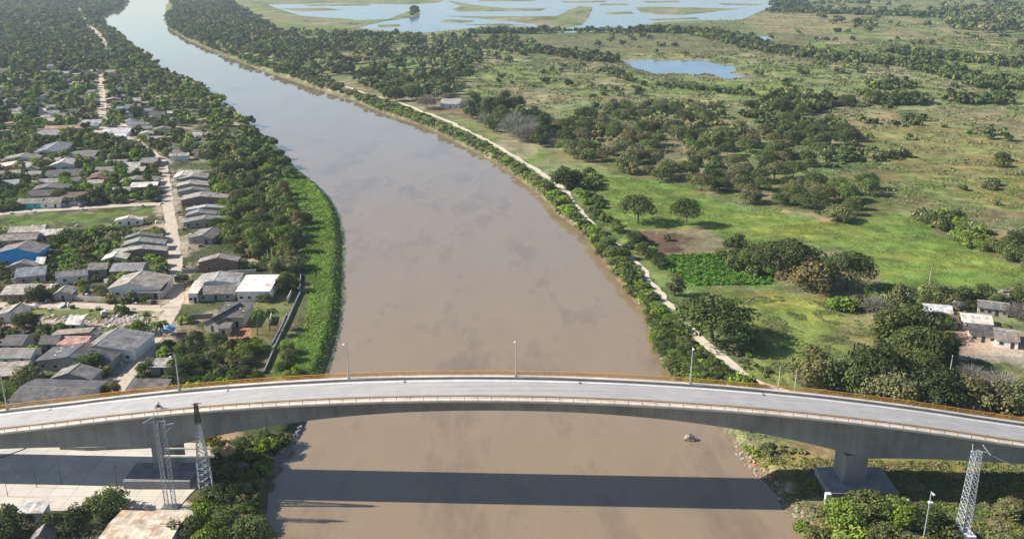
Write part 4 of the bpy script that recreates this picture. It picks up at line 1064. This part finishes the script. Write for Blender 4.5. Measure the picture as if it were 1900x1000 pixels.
# bottom left trees
for px, py, r_, k, tn, lb in ((122,990,6,'round','dark','large dark leafy tree in front of the concrete yard'),(200,950,5,'round','mid','mid green tree between yard and cream roof'),
        (10,1000,6,'round','dark','dark tree in the bottom left corner'),(345,1000,5.5,'round','dark','dark round tree beside the wide cream roof'),
        (420,985,5.2,'round','mid','green tree at the water side below the left pylon'),(462,1005,5.6,'round','mid','leafy tree overhanging the left shore at the bottom'),
        (398,1015,4.6,'round','bright','brighter green tree between two dark ones at the bottom left'),(378,950,3.4,'bush','bright','small bright tree at the foot of the rusty pylon'),
        (420,925,3.6,'round','dark','dark small tree in the bridge shade near the shore'),(165,1000,3.6,'bush','olive','bare brownish shrubs beside the cream roof'),
        (470,850,3.2,'bush','bright','bright bush on the shore beneath the girder'),(500,830,3.4,'bush','bright','bright green bush by the riprap under the bridge'),
        (525,812,3.2,'bush','mid','green bush farthest out under the bridge by the left shore'),(488,868,3.4,'bush','bright','yellow-green bush just above the bridge shadow'),
        (447,872,2.6,'bush','grey','greyish shrub beside the earth mound'),(392,825,3.2,'bush','yellow','yellow and brown bush beside the rusty pylon')):
    T(px, py, r_, k, tn, lb, .9)
# village trees that stand out
for px, py, r_, k, tn, lb in ((97,750,3.8,'bush','yellow','bright yellow-green round tree poking over the bridge railing'),(203,735,3.6,'round','rust','brownish clipped tree by the alley and railing'),
        (55,715,5.2,'round','rust','brown-green dense tree among the dark roofs by the bridge'),(168,690,5.2,'round','mid','feathery green tree beside the very wide dark roof'),
        (270,618,4.8,'round','bright','bright tree at the corner of cross and main streets'),(303,532,3.6,'round','yellow','bright yellow-green tree beside the big white house porch'),
        (48,610,5,'round','dark','dark tree below the left end of the cross street'),(345,598,3.2,'bush','bright','low bright tree on the dirt corner by the dark ridged roof'),
        (338,525,3.4,'round','dark','dark small tree across the street from the big white house'),(68,556,5.2,'round','dark','dark spreading tree beside the cross street'),
        (430,330,8,'round','dark','large dark tree in the riverside grove near the long brick house'),(490,560,3,'round','mid','green tree by the corner of the brilliant white roof')):
    T(px, py, r_, k, tn, lb, .9)

PALMS = []
for px, py, h_, lb in ((478,622,8,'tall coconut palm beside the bare brown yard'),(500,612,7,'coconut palm between the brown yard and the flood wall'),(470,395,9,'tall coconut palm in the grove east of the house row'),
        (298,625,5,'small dry palm at the dirt corner by the blue tarpaulin'),(15,1010,4,'small bright palm at the bottom left corner'),(322,690,4,'banana-like palm beside the bridge lamp post'),
        (310,720,3.6,'low fronded palm between the charcoal roof and the railing')):
    x, y = P(px, py); PALMS.append((x, y, h_, lb)); GRID.setdefault((int(x // 8), int(y // 8)), []).append((x, y, 2.5))

sw = [PP(STREETS[k][1]) for k in STREETS]; SWW = [STREETS[k][0] for k in STREETS]; pathw = PP(PATH)
FLOODW = PP([(558,512),(557,545),(537,590),(513,640),(490,694)])
YH0, YH1 = P(1165,500)[1], P(1125,432)[1]
def scatter(area, poly, n, rr, kinds, tones, spacing=1.0, dens=None, hs=(.85, 1.15), zpoly=ZG, world=False):
    pw = np.array(poly) if world else PP(poly, zpoly); x0, y0 = pw.min(0); x1, y1 = pw.max(0)
    m = n * 100; rs_ = np.random.RandomState(rg.randrange(1 << 30)); X = rs_.uniform(x0, x1, m); Y = rs_.uniform(y0, y1, m)
    pre = inside(X, Y, pw); X = X[pre][:n * 25]; Y = Y[pre][:n * 25]
    ok = inside(X, Y, pw) & (poly_sd(X, Y, RIVER) > (1.0 if area in ('right bank', 'left shore') else 2.0))
    far = Y > 600
    if far.any():
        d = poly_sd(X, Y, LAG)
        for i in ISL: d = np.maximum(d, -poly_sd(X, Y, i))
        ok &= (d > 1) & (poly_sd(X, Y, POND) > 3) & (poly_sd(X, Y, POND2) > 3)
    for s_, ww in zip(sw, SWW): ok &= line_d(X, Y, s_) > ww / 2 + 1.2
    if area in ('plain',): ok &= ~inside(X, Y, PP([(1140,105),(1400,105),(1410,160),(1180,160)]))
    ok &= line_d(X, Y, FLOODW) > 4.2
    ok &= line_d(X, Y, pathw) > (3.0 if area == 'right bank' else 3.6)
    ok &= ~inside(X, Y, PP(ZONES_L[0][0])) & ~inside(X, Y, PP(ZONES_L[2][0]))
    ok &= ~((Y > 168) & (Y < 200) & (X < -78)) & ~((np.abs(Y - 190) < 9) & (X > 0) & (X > 60))
    if dens: ok &= (fnoise(X, Y, dens[0], 12, 3) > dens[1])
    k = 0
    for x, y, o_ in zip(X, Y, ok):
        if not o_: continue
        if k >= n: break
        r_ = rg.uniform(*rr)
        bad = False
        for hx, hy, a, b, rt in HOUSES:
            if abs(x - hx) < 14 and abs(y - hy) < 14:
                dx, dy = x - hx, y - hy; u = dx * math.cos(rt) + dy * math.sin(rt); v = -dx * math.sin(rt) + dy * math.cos(rt)
                if abs(u) < a + r_ * .1 - .6 and abs(v) < b + r_ * .25 - .4: bad = True; break
        if bad: continue
        hh = rg.uniform(*hs)
        if area == 'right bank' and not (YH0 < y < YH1):
            dp_ = line_d(np.array([x]), np.array([y]), pathw)[0]; r_ = min(r_, 2.6 + dp_ * .1); hh *= .72 if dp_ < 6 else .95
        if put(x, y, r_ * spacing, rg.choice(kinds), rg.choice(tones), hh, None, area):
            TREES[-1] = TREES[-1][:2] + (r_,) + TREES[-1][3:]; k += 1
    return k
# village
scatter('village', [(-60,430),(300,430),(320,560),(300,760),(-60,760)], 170, (1.6, 3.4), ['round', 'round', 'bush', 'umbrella'], ['dark', 'mid', 'mid', 'olive', 'bright', 'rust'])
scatter('village', [(80,436),(300,432),(300,450),(220,510),(60,525),(80,450)], 60, (2.4, 4.4), ['round', 'round', 'umbrella'], ['dark', 'mid', 'dark', 'olive', 'bright'])
scatter('village', [(-60,260),(310,260),(315,380),(-60,395)], 420, (2.4, 4.8), ['round', 'round', 'umbrella', 'tall'], ['dark', 'dark', 'mid', 'olive', 'bright'], .95)
scatter('riverside grove', [(330,735),(345,640),(420,640),(470,640),(500,650),(490,700),(480,725)], 34, (2.8, 4.6), ['round', 'round', 'bush'], ['mid', 'dark', 'mid', 'olive', 'bright'], .9)
scatter('riverside grove', [(505,700),(545,560),(558,540),(535,640),(545,700)], 14, (2.4, 4), ['round', 'bush'], ['dark', 'mid', 'bright'], .9)
scatter('riverside grove', [(395,440),(420,395),(395,350),(390,300),(330,290),(330,262),(440,262),(480,300),(530,370),(562,415),(545,470),(560,520),(545,560),(520,520),(445,500),(445,465)], 210, (3.2, 5.6), ['round', 'round', 'umbrella', 'tall'], ['dark', 'mid', 'mid', 'olive', 'dark', 'rust', 'bright'], .88)
scatter('riverside grove', [(455,262),(440,230),(520,270),(540,310),(560,335),(510,325)], 30, (3, 5), ['round'], ['dark', 'mid'], .9)
scatter('far village', [(-80,120),(265,120),(420,215),(480,262),(-80,262)], 560, (3.4, 6.2), ['round', 'round', 'umbrella', 'tall'], ['dark', 'dark', 'mid', 'olive', 'mid', 'bright'], .86)
scatter('far village', [(-100,60),(190,60),(280,122),(-100,122)], 900, (4.5, 7.5), ['round', 'umbrella'], ['dark', 'dark', 'mid', 'olive'], .86)
scatter('far left woods', [(-160,-18),(238,-18),(236,8),(186,38),(200,62),(-140,62)], 2600, (6, 10), ['round', 'umbrella'], ['dark', 'dark', 'mid', 'olive'], .82)
# right bank strip between the water and the path
scatter('right bank', [(1258,712),(1236,688),(1208,610),(1162,540),(1102,462),(1075,428),(1010,362),(1045,362),(1085,415),(1125,445),(1170,490),(1215,560),(1285,625),(1335,670),(1400,722)], 260, (2.4, 5.2), ['bush', 'round', 'round'], ['mid', 'bright', 'mid', 'dark', 'bright'], .62, hs=(.7, 1.05))
scatter('right bank', [(1010,362),(960,330),(860,271),(760,226),(660,188),(655,165),(757,200),(870,250),(970,305),(1020,335)], 230, (1.8, 4.2), ['bush', 'bush', 'round'], ['mid', 'bright', 'olive', 'mid'], .7, hs=(.5, .9))
scatter('right bank', [(660,190),(540,149),(430,109),(350,76),(316,56),(306,30),(320,20),(345,60),(400,85),(520,125),(650,162),(700,180)], 330, (3.2, 5.4), ['round', 'bush'], ['mid', 'dark', 'olive', 'dark'], .85)
scatter('path side', [(1040,350),(1100,320),(1120,400),(1200,460),(1240,500),(1215,520),(1130,430)], 34, (2.6, 4.6), ['round', 'bush', 'round'], ['dark', 'mid', 'bright', 'dark'], .85)
scatter('path side', [(1370,690),(1330,640),(1400,650),(1460,720)], 9, (1.6, 2.6), ['bush'], ['mid', 'bright', 'olive'], .9, hs=(.6, .8))
scatter('path side', [(1245,575),(1290,600),(1350,640),(1390,680),(1340,690),(1290,640)], 9, (2.8, 4.2), ['round', 'bush'], ['mid', 'dark', 'bright'], .9)
scatter('left shore', [(a_ - 3, b_) for a_, b_ in LB[20:33]] + [(a_ - 26 + (8 if b_ < 60 else 0), b_ - 2) for a_, b_ in LB[20:33]][::-1], 330, (3.2, 5.8), ['round', 'bush', 'round'], ['mid', 'dark', 'olive', 'bright', 'mid'], .7, zpoly=0)
# right bank woods
scatter('right woods', [(318,0),(330,50),(390,92),(520,138),(650,165),(760,188),(850,180),(880,120),(1000,112),(960,75),(700,68),(640,64),(520,62),(430,18),(400,-10),(318,-18)], 1150, (5, 9), ['round', 'round', 'umbrella'], ['dark', 'dark', 'mid', 'olive'], .9, dens=(120, -.34))
scatter('right woods', [(318,-16),(400,-16),(520,60),(640,100),(560,140),(390,90),(330,50)], 700, (5, 8), ['round', 'round', 'umbrella'], ['dark', 'dark', 'mid'], .85)
scatter('hut trees', [(690,170),(760,150),(850,150),(870,180),(800,185),(720,185)], 26, (6, 9), ['round', 'umbrella'], ['dark', 'mid', 'dark', 'olive'], .85)
scatter('hut trees', [(862,205),(930,195),(1030,230),(1040,270),(1000,285),(930,255),(870,225)], 34, (6, 9.5), ['round', 'umbrella', 'tall'], ['dark', 'dark', 'mid', 'grey'], .8)
T(792,202,9,'round','grey','large greyish round tree directly left of the riverside hut',.95)
T(985,262,9,'round','grey','grey half bare tree standing out in the dark grove past the hut',.95)
T(735,188,9,'round','dark','dark round tree upstream of the grey tree near the hut',.95)
T(1052,352,9.5,'round','dark','big dark tree overhanging the gravel path at the bend',1.0)
T(1015,350,5,'bush','mid','green bush clump where the path vanishes under trees',.9)
scatter('central woods', [(1040,290),(1030,240),(1060,218),(1130,205),(1260,200),(1340,205),(1345,222),(1290,240),(1400,245),(1470,290),(1480,312),(1400,332),(1340,372),(1280,352),(1200,328),(1100,318)], 135, (4.5, 8.6), ['round', 'round', 'umbrella', 'round'], ['dark', 'mid', 'mid', 'olive', 'mid', 'olive', 'rust'], 1.0, dens=(70, -.18))
scatter('central woods', [(1280,362),(1350,330),(1480,332),(1610,350),(1625,385),(1540,400),(1490,395),(1390,380)], 26, (5, 8.5), ['round', 'umbrella'], ['dark', 'mid', 'olive', 'dark', 'mid'], 1.0)
scatter('central woods', [(1400,232),(1470,225),(1570,235),(1600,268),(1520,285),(1440,262)], 46, (4.5, 8), ['round', 'umbrella'], ['dark', 'dark', 'mid'], .85)
scatter('central woods', [(1480,290),(1600,280),(1720,290),(1640,296),(1490,318)], 30, (3, 5.5), ['bush', 'round'], ['dark', 'mid', 'olive'], .9)
scatter('field hedge', [(1700,405),(1750,400),(1840,440),(1850,475),(1800,462)], 34, (2.8, 4.6), ['bush', 'round'], ['mid', 'dark', 'olive', 'bright'], .85)
scatter('field hedge', [(1860,470),(1900,450),(1960,470),(1930,520)], 16, (4, 6.5), ['round'], ['dark', 'mid'], .85)
scatter('farm trees', [(1590,545),(1680,560),(1900,548),(1900,570),(1790,575),(1690,590)], 26, (3.5, 6), ['round', 'bush'], ['dark', 'mid', 'olive', 'grey'], .9)
scatter('farm trees', [(1480,700),(1620,690),(1760,700),(1920,730),(1920,800),(1500,750)], 26, (3.5, 5.5), ['round', 'bush', 'umbrella'], ['mid', 'olive', 'dark', 'grey'], .9)
scatter('farm trees', [(1300,475),(1420,470),(1460,500),(1440,530)], 8, (3.5, 5.5), ['round', 'bush'], ['mid', 'bright'], .9)
scatter('under bridge bank', [(1358,825),(1460,830),(1520,850),(1440,868),(1400,868),(1375,848)], 30, (1.4, 2.4), ['bush'], ['bright', 'mid', 'olive'], .85, hs=(.6, .9))
# rows and clumps across the plain
def row(area, a, b, wd, n, rr, kinds=('round', 'bush'), tones=('dark', 'mid', 'dark')):
    (ax, ay), (bx_, by) = P(*a), P(*b); L = math.hypot(bx_ - ax, by - ay); nx, ny = -(by - ay) / L * wd, (bx_ - ax) / L * wd
    scatter(area, [(ax - nx, ay - ny), (bx_ - nx, by - ny), (bx_ + nx, by + ny), (ax + nx, ay + ny)], n, rr, list(kinds), list(tones), .7, world=True)
scatter('under bridge left', [(400,830),(470,815),(545,795),(555,800),(505,870),(490,930),(480,1000),(400,1000),(385,930)], 34, (1.8, 3.4), ['bush', 'round', 'bush'], ['dark', 'mid', 'mid', 'olive'], .8, hs=(.6, .9))
row('plain', (1380,86), (1510,108), 18, 60, (6, 9)); row('plain', (1500,104), (1700,124), 16, 90, (6, 9)); row('plain', (1690,122), (1760,138), 18, 50, (6, 9)); row('plain', (1760,138), (1860,168), 16, 70, (5.5, 8.5))
row('plain', (1650,96), (1920,128), 20, 90, (6, 9)); row('plain', (1180,58), (1290,62), 22, 60, (6, 10)); row('plain', (1290,62), (1390,84), 22, 70, (6, 10))
row('plain', (1425,22), (1760,32), 30, 110, (8, 12)); row('plain', (1000,58), (1180,60), 14, 50, (5, 8)); row('plain', (870,62), (1010,62), 14, 40, (6, 9))
row('plain', (1460,210), (1560,190), 16, 34, (5, 8)); row('plain', (1610,192), (1710,190), 12, 34, (5, 9)); row('plain', (1620,165), (1690,160), 12, 18, (5, 8))
row('plain', (1775,192), (1850,190), 10, 16, (5, 8)); row('plain', (1060,105), (1130,115), 20, 36, (6, 9)); row('plain', (1120,130), (1220,162), 12, 30, (3, 5)); row('plain', (1230,160), (1400,178), 8, 34, (3, 5))
row('plain', (1000,95), (1060,105), 16, 26, (6, 9)); row('plain', (1480,170), (1400,205), 12, 20, (4, 7)); row('plain', (1380,215), (1450,225), 9, 14, (4, 7))
scatter('plain', [(1700,25),(1960,0),(1960,60),(1800,62),(1740,45)], 170, (9, 14), ['round'], ['dark', 'mid', 'olive'], .9, dens=(240, -.1))
scatter('plain', [(870,130),(1100,120),(1500,180),(1900,230),(1900,420),(1640,300),(1300,200),(900,180)], 70, (2.6, 6), ['bush', 'round', 'bush'], ['dark', 'mid', 'olive'], 1.2, dens=(150, .15))
scatter('plain', [(900,60),(1900,60),(1960,200),(1500,180),(1000,130)], 90, (4, 8), ['bush', 'round'], ['dark', 'mid', 'olive'], 1.2, dens=(260, .2))
scatter('plain', [(1100,-15),(1960,-15),(1960,60),(1500,60),(1440,20)], 230, (7, 12), ['round', 'bush'], ['dark', 'mid', 'olive'], 1.1, dens=(420, .1))
scatter('lagoon shore', [(765,14),(784,16),(780,30),(760,30)], 14, (6, 9), ['round'], ['dark'], .9)
scatter('lagoon shore', [(1410,2),(1480,0),(1500,14),(1440,18)], 70, (9, 13), ['round'], ['dark'], .85)

# ---- choose which are things and which merge into a mass
def app(t): return t[2] / math.hypot(t[0], t[1], CH)
def inview(t, m=.02):
    x, y = t[0], t[1]; d = y * CT + CH * ST; u = x / d; v = (CH * CT - y * ST) / d
    return abs(u) < 950 / F + m + t[2] / d and v < 500 / F + m + 2 * t[2] / d and v > -500 / F - m
budget = {'bare_tree': 60, 'broadleaf_tree': 290, 'umbrella_tree': 120, 'bush': 200}
cnt = {k: 0 for k in budget}; mass = []; things = []
for t in sorted(TREES, key=app, reverse=True):
    nm = KINDS[t[3]][0]
    if inview(t) and (t[6] or cnt[nm] < budget[nm] and app(t) > .0052): cnt[nm] += 1; things.append(t)
    else: mass.append(t)
LANDS = LAND + [(*P(1593,900), 'the right bridge pier'), (*P(957,800), 'the bridge'), (*P(435,830), 'the earth mound'), (*P(1183,413), 'the lone umbrella tree'), (*P(1270,450), 'the ploughed plot'),
    (*P(1225,550), 'the crop field path'), (*P(1400,705), 'the gravel path by the bridge'), (*P(1100,425), 'the meadow path'), (*P(930,275), 'the far gravel path'), (*P(1050,370), 'the path bend'),
    (*P(1520,520), 'the great meadow grove'), (*P(555,560), 'the flood wall'), (*P(500,680), 'the lower flood wall'), (*P(470,395), 'the tall grove palm'), (*P(478,622), 'the bare brown yard'),
    (*P(1500,600), 'the olive pasture'), (*P(1780,440), 'the bright meadow edge'), (*P(1400,280), 'the central woods'), (*P(1200,270), 'the near central woods'), (*P(312,380), 'the upper street crossing'),
    (*P(320,480), 'the mid main street'), (*P(300,590), 'the street corner'), (*P(180,400), 'the green street verge'), (*P(180,592), 'the rubble lot'), (*P(560,400), 'the green riverbank slope'), (*P(490,300), 'the upper riverbank slope'),
    (*P(1440,835), 'the bank under the bridge')]
SIZE = lambda r_, k: ('tiny' if r_ < 1.9 else 'small' if r_ < 3.0 else 'medium' if r_ < 4.4 else 'large' if r_ < 7 else 'very large')
FORM = {'bare': 'bare branched tree', 'round': 'rounded tree', 'tall': 'upright tree', 'umbrella': 'flat-crowned tree', 'bush': 'bush'}
rgl = random.Random(5); ranks = []
for t in things:
    x, y, r_, kind, tone, hs, lb, area = t
    grp = None
    if not lb:
        best = min(LANDS, key=lambda L_: (L_[0] - x) ** 2 + (L_[1] - y) ** 2); dx, dy = x - best[0], y - best[1]
        stem = f"{SIZE(r_, kind)} {PAL[tone][1]} {FORM[kind]} {relword(dx, dy, x)}"; lb = 'x'; pend = (stem, best[2], math.hypot(dx, dy))
        grp = ('bushes' if kind == 'bush' else 'trees') + (' on the left bank' if x < 0 else ' on the right bank')
    else: pend = None
    r = empty(KINDS[kind][0], (x, y, gz(x, y) - .1), lb, KINDS[kind][1], rgl.uniform(0, 6.28), grp)
    if pend: ranks.append((r,) + pend)
    r.scale = (r_, r_ * rgl.uniform(.88, 1.1), r_ * hs * (1.0 if kind != 'round' else 1.02))
    cm, tm = rgl.choice(PRO[kind]); col = jit(PAL[tone][0], rgl)
    link('crown', cm, None, r, col)
    if kind != 'bush': link('trunk', tm, None, r)
rank_labels(ranks)
# grey bare branches for the half bare ones come from their pale crown tone
# ---- merged far trees
mass_ok = [t for t in mass if inview(t, .25)]
Qs = []; Ts = []
rs = np.random.RandomState(3)
for t in mass_ok:
    x, y, r_, kind, tone, hs, lb, area = t
    d = math.hypot(x, y); lod = 1 if d < 620 else 2
    Q, Tt = LOD[kind][lod][rs.randint(4)]
    a = rs.uniform(0, 6.283); c, s = math.cos(a) * r_, math.sin(a) * r_
    q = np.empty_like(Q); q[..., 0] = Q[..., 0] * c - Q[..., 1] * s + x; q[..., 1] = Q[..., 0] * s + Q[..., 1] * c + y; q[..., 2] = Q[..., 2] * r_ * hs + ZG - .2
    Qs.append(q); Ts.append(Tt * np.array(jit(PAL[tone][0], rgl)) * 1.2)
print('TREES', len(TREES), 'things', len(things), cnt, 'mass', len(mass_ok))
isl = np.array([t[0] < 0 and inside(np.array([t[0]]), np.array([t[1]]), LEFTBANK)[0] for t in mass_ok])
for nm, sel, lb in (('woodland', isl, 'trees of the far village and woods on the left bank, reading as one mass'), ('woodland', ~isl, 'distant trees and thickets across the plain on the right bank')):
    if sel.any():
        Q = np.concatenate([Qs[i] for i in np.where(sel)[0]]); Tt = np.concatenate([Ts[i] for i in np.where(sel)[0]])
        o = link(nm, qmesh(nm, Q, Tt)); tag(o, lb, 'woods', kind='stuff')

# ---- palms
def palm(x, y, h_, lb, seed):
    rg = random.Random(seed); r = empty('palm_tree', (x, y, gz(x, y) - .1), lb, 'palm')
    mb = MB(); p = Vector((0, 0, 0))
    for i in range(6):
        q = p + Vector((.12 * i / 3, .05, h_ / 6)); mb.tube(p, q, .2 - i * .015, .19 - i * .015, 7); p = q
    mb.build('trunk', M_bark, r)
    Q = []; n = 18
    for i in range(n):
        a = 6.283 * i / n + rg.uniform(-.15, .15); up = rg.uniform(.1, 1.0); L = rg.uniform(2.4, 3.3); pts = []
        for k in range(7):
            t = k / 6; pts.append(p + Vector((math.cos(a) * L * t, math.sin(a) * L * t, up * t * 2.0 - 2.6 * t * t)))
        sd = Vector((-math.sin(a), math.cos(a), 0))
        for k in range(6):
            w0, w1 = .45 * math.sin(math.pi * (.15 + .8 * k / 6)), .45 * math.sin(math.pi * (.15 + .8 * (k + 1) / 6))
            for sg in (-1, 1):
                Q.append([pts[k], pts[k + 1], pts[k + 1] + sd * sg * w1 - Vector((0, 0, w1 * .5)), pts[k] + sd * sg * w0 - Vector((0, 0, w0 * .5))])
    Q = np.array([[tuple(v) for v in q] for q in Q]); Tt = np.ones_like(Q) * np.random.RandomState(seed).uniform(.75, 1.25, (len(Q), 1, 1))
    o = link('crown', qmesh('crown', Q, Tt), None, r, (.085, .115, .03))
for i, (x, y, h_, lb) in enumerate(PALMS): palm(x, y, h_, lb, i)

# ---- green vines covering the left bank slope, right bank herbs, scrub on the plain
def mass_quads(n, poly, size, hmax, nsc, seed, tones, mind=-1.5, z=ZG, thr=None, flat=.5, world=False, skip=None):
    rs = np.random.RandomState(seed); pw = np.array(poly) if world else PP(poly, z); x0, y0 = pw.min(0); x1, y1 = pw.max(0)
    X = rs.uniform(x0, x1, n); Y = rs.uniform(y0, y1, n); ok = inside(X, Y, pw) & (poly_sd(X, Y, RIVER) > mind)
    if thr: ok &= fnoise(X, Y, thr[0], 14, 3) > thr[1]
    if skip is not None: ok &= skip(X, Y)
    X = X[ok]; Y = Y[ok]; n = len(X); sc = np.clip(np.hypot(X, Y) / 350, .7, 3)
    hgt = hmax * np.clip(.45 + .55 * fnoise(X, Y, nsc, 20, 3), 0, 1.2)
    Z = np.maximum(ground(X, Y), .05) + hgt * rs.uniform(.5, 1, n)
    e = .6; gx = (fnoise(X + e, Y, nsc, 20, 3) - fnoise(X - e, Y, nsc, 20, 3)) / (2 * e) * hmax * .55; gy = (fnoise(X, Y + e, nsc, 20, 3) - fnoise(X, Y - e, nsc, 20, 3)) / (2 * e) * hmax * .55
    nrm = np.stack([-gx, -gy, np.ones(n)], 1) + rs.normal(size=(n, 3)) * flat; nrm /= np.linalg.norm(nrm, axis=1)[:, None]
    t = np.cross(nrm, rs.normal(size=(n, 3))); t /= np.linalg.norm(t, axis=1)[:, None]; b = np.cross(nrm, t)
    s = size * sc * rs.uniform(.6, 1.3, n); s = s[:, None]; c = np.stack([X, Y, Z], 1)
    Q = np.stack([c - t * s, c - b * s * .8, c + t * s, c + b * s * .8], 1)
    tn = np.array([PAL_[k] for k in tones]); w_ = np.clip((fnoise(X, Y, nsc * 3.3, 25, 3) * .5 + .5) * len(tn) + rs.uniform(-.5, .5, n), 0, len(tn) - 1).astype(int)
    T_ = tn[w_] * rs.uniform(.75, 1.25, (n, 1)); return Q, np.repeat(T_[:, None], 4, 1)
PAL_ = {k: v[0] for k, v in PAL.items()}; PAL_['vine'] = (.20, .31, .050); PAL_['vine2'] = (.15, .235, .045); PAL_['straw'] = (.26, .23, .12); PAL_['sage'] = (.15, .175, .08); PAL_['sage2'] = (.19, .23, .085); PAL_['crop'] = (.09, .22, .035)
BANKP = [(455,262),(497,262),(530,290),(552,315),(587,341),(612,366),(630,398),(640,440),(640,520),(638,560),(630,612),(616,665),(603,700),(560,705),(500,700),(545,640),(566,600),(572,560),(580,520),(562,480),(562,430),(560,400),(505,335),(470,290)]
Q, Tt = mass_quads(190000, BANKP, .30, 1.0, 15, 31, ['vine2', 'vine', 'vine'], mind=-1.2, z=1.2, flat=.28)
o = link('riverbank_vegetation', qmesh('riverbank_vegetation', Q, Tt)); tag(o, 'bright green vines and weeds covering the left bank slope', 'vegetation', kind='stuff')
RBP = [(a + 4, b) for a, b in RB[:26]]
band = [P(a, b, 0) for a, b in RB[:26]]; band2 = [(x + 9, y + 3) for x, y in band]
Q, Tt = mass_quads(150000, band + band2[::-1], .45, 1.1, 7, 33, ['mid', 'bright', 'sage', 'straw'], mind=1.0, world=True, skip=lambda X, Y: line_d(X, Y, pathw) > 2.6)
o = link('bank_weeds', qmesh('bank_weeds', Q, Tt)); tag(o, 'low mixed weeds along the right waterline', 'vegetation', kind='stuff')
nohouse = lambda X, Y: np.all([~((np.abs(X - hx) < a + 1) & (np.abs(Y - hy) < b + 1)) for hx, hy, a, b, rt in HOUSES], 0)
noplot = lambda X, Y: (line_d(X, Y, pathw) > 2.8) & ~inside(X, Y, PP(ZONES[3][0])) & ~inside(X, Y, PP(ZONES[9][0]))
Q1 = [mass_quads(160000, [(1120,330),(1900,330),(1960,560),(1640,560),(1300,560),(1200,480)], .20, .45, 9, 41, ['vine2', 'sage2', 'vine', 'sage2'], thr=(40, .0), flat=.4, skip=noplot),
      mass_quads(26000, ZONES[2][0], .45, 1.1, 5, 42, ['crop', 'vine2', 'crop'], flat=.7, skip=noplot),
      mass_quads(90000, [(1360,550),(1600,550),(1650,660),(1500,700),(1460,735),(1380,690)], .22, .35, 6, 43, ['sage', 'sage2', 'sage2', 'straw'], thr=(25, .25), flat=.6, skip=noplot),
      mass_quads(60000, [(1380,840),(1500,850),(1960,862),(1960,1010),(1480,1010)], .28, .8, 5, 44, ['sage', 'bright', 'straw', 'olive'], mind=1.5, thr=(18, -.4), flat=.6)]
Q = np.concatenate([a for a, b in Q1]); Tt = np.concatenate([b for a, b in Q1])
o = link('meadow_grass', qmesh('meadow_grass', Q, Tt)); tag(o, 'tall grass and crop leaves over the right bank meadows', 'grass', kind='stuff')
Q1 = [mass_quads(240000, [(870,120),(1960,60),(1960,470),(1850,470),(1700,400),(1500,330),(1040,260),(900,220)], .42, 1.6, 11, 51, ['sage', 'sage', 'sage2', 'straw', 'sage2'], thr=(60, .05), flat=.8, skip=lambda X, Y: (poly_sd(X, Y, POND) > 5)),
      mass_quads(110000, [(480,60),(900,20),(1960,-10),(1960,120),(870,140)], .42, 2.6, 30, 52, ['olive', 'sage', 'mid', 'straw'], thr=(180, .1), flat=.8, skip=lambda X, Y: (poly_sd(X, Y, POND2) > 5) & (poly_sd(X, Y, LAG) > 8) & (poly_sd(X, Y, POND) > 5))]
Q = np.concatenate([a for a, b in Q1]); Tt = np.concatenate([b for a, b in Q1])
o = link('scrub', qmesh('scrub', Q, Tt)); tag(o, 'low mottled scrub spread across the right bank plain', 'scrub', kind='stuff')
Q, Tt = mass_quads(90000, [(-60,262),(330,262),(345,560),(330,740),(500,700),(560,520),(440,440),(390,262),(-60,262),(-60,760),(330,740)], .3, .7, 7, 61, ['olive', 'mid', 'bright', 'sage'], thr=(22, .12), flat=.6,
    skip=lambda X, Y: nohouse(X, Y) & (line_d(X, Y, sw[0]) > 4.2) & (line_d(X, Y, sw[1]) > 3.6) & (line_d(X, Y, sw[2]) > 3.4) & (line_d(X, Y, sw[4]) > 5))
o = link('yard_weeds', qmesh('yard_weeds', Q, Tt)); tag(o, 'patchy weeds and grass between the village yards', 'weeds', kind='stuff')

# ------------------------------------------------------------------ haze: one closed box of thin air
hb = MB().box(-26000, 26000, -700, 16000, -3, 130)
m = bpy.data.materials.new('thin_air'); m.use_nodes = True; t = m.node_tree; t.nodes.remove(t.nodes['Principled BSDF'])
v = N(t, 'ShaderNodeVolumePrincipled'); v.inputs['Color'].default_value = (.70, .84, 1, 1); v.inputs['Density'].default_value = .00008; v.inputs['Anisotropy'].default_value = .2
t.links.new(v.outputs[0], t.nodes['Material Output'].inputs['Volume'])
o = hb.build('haze', m); tag(o, kind='stuff')
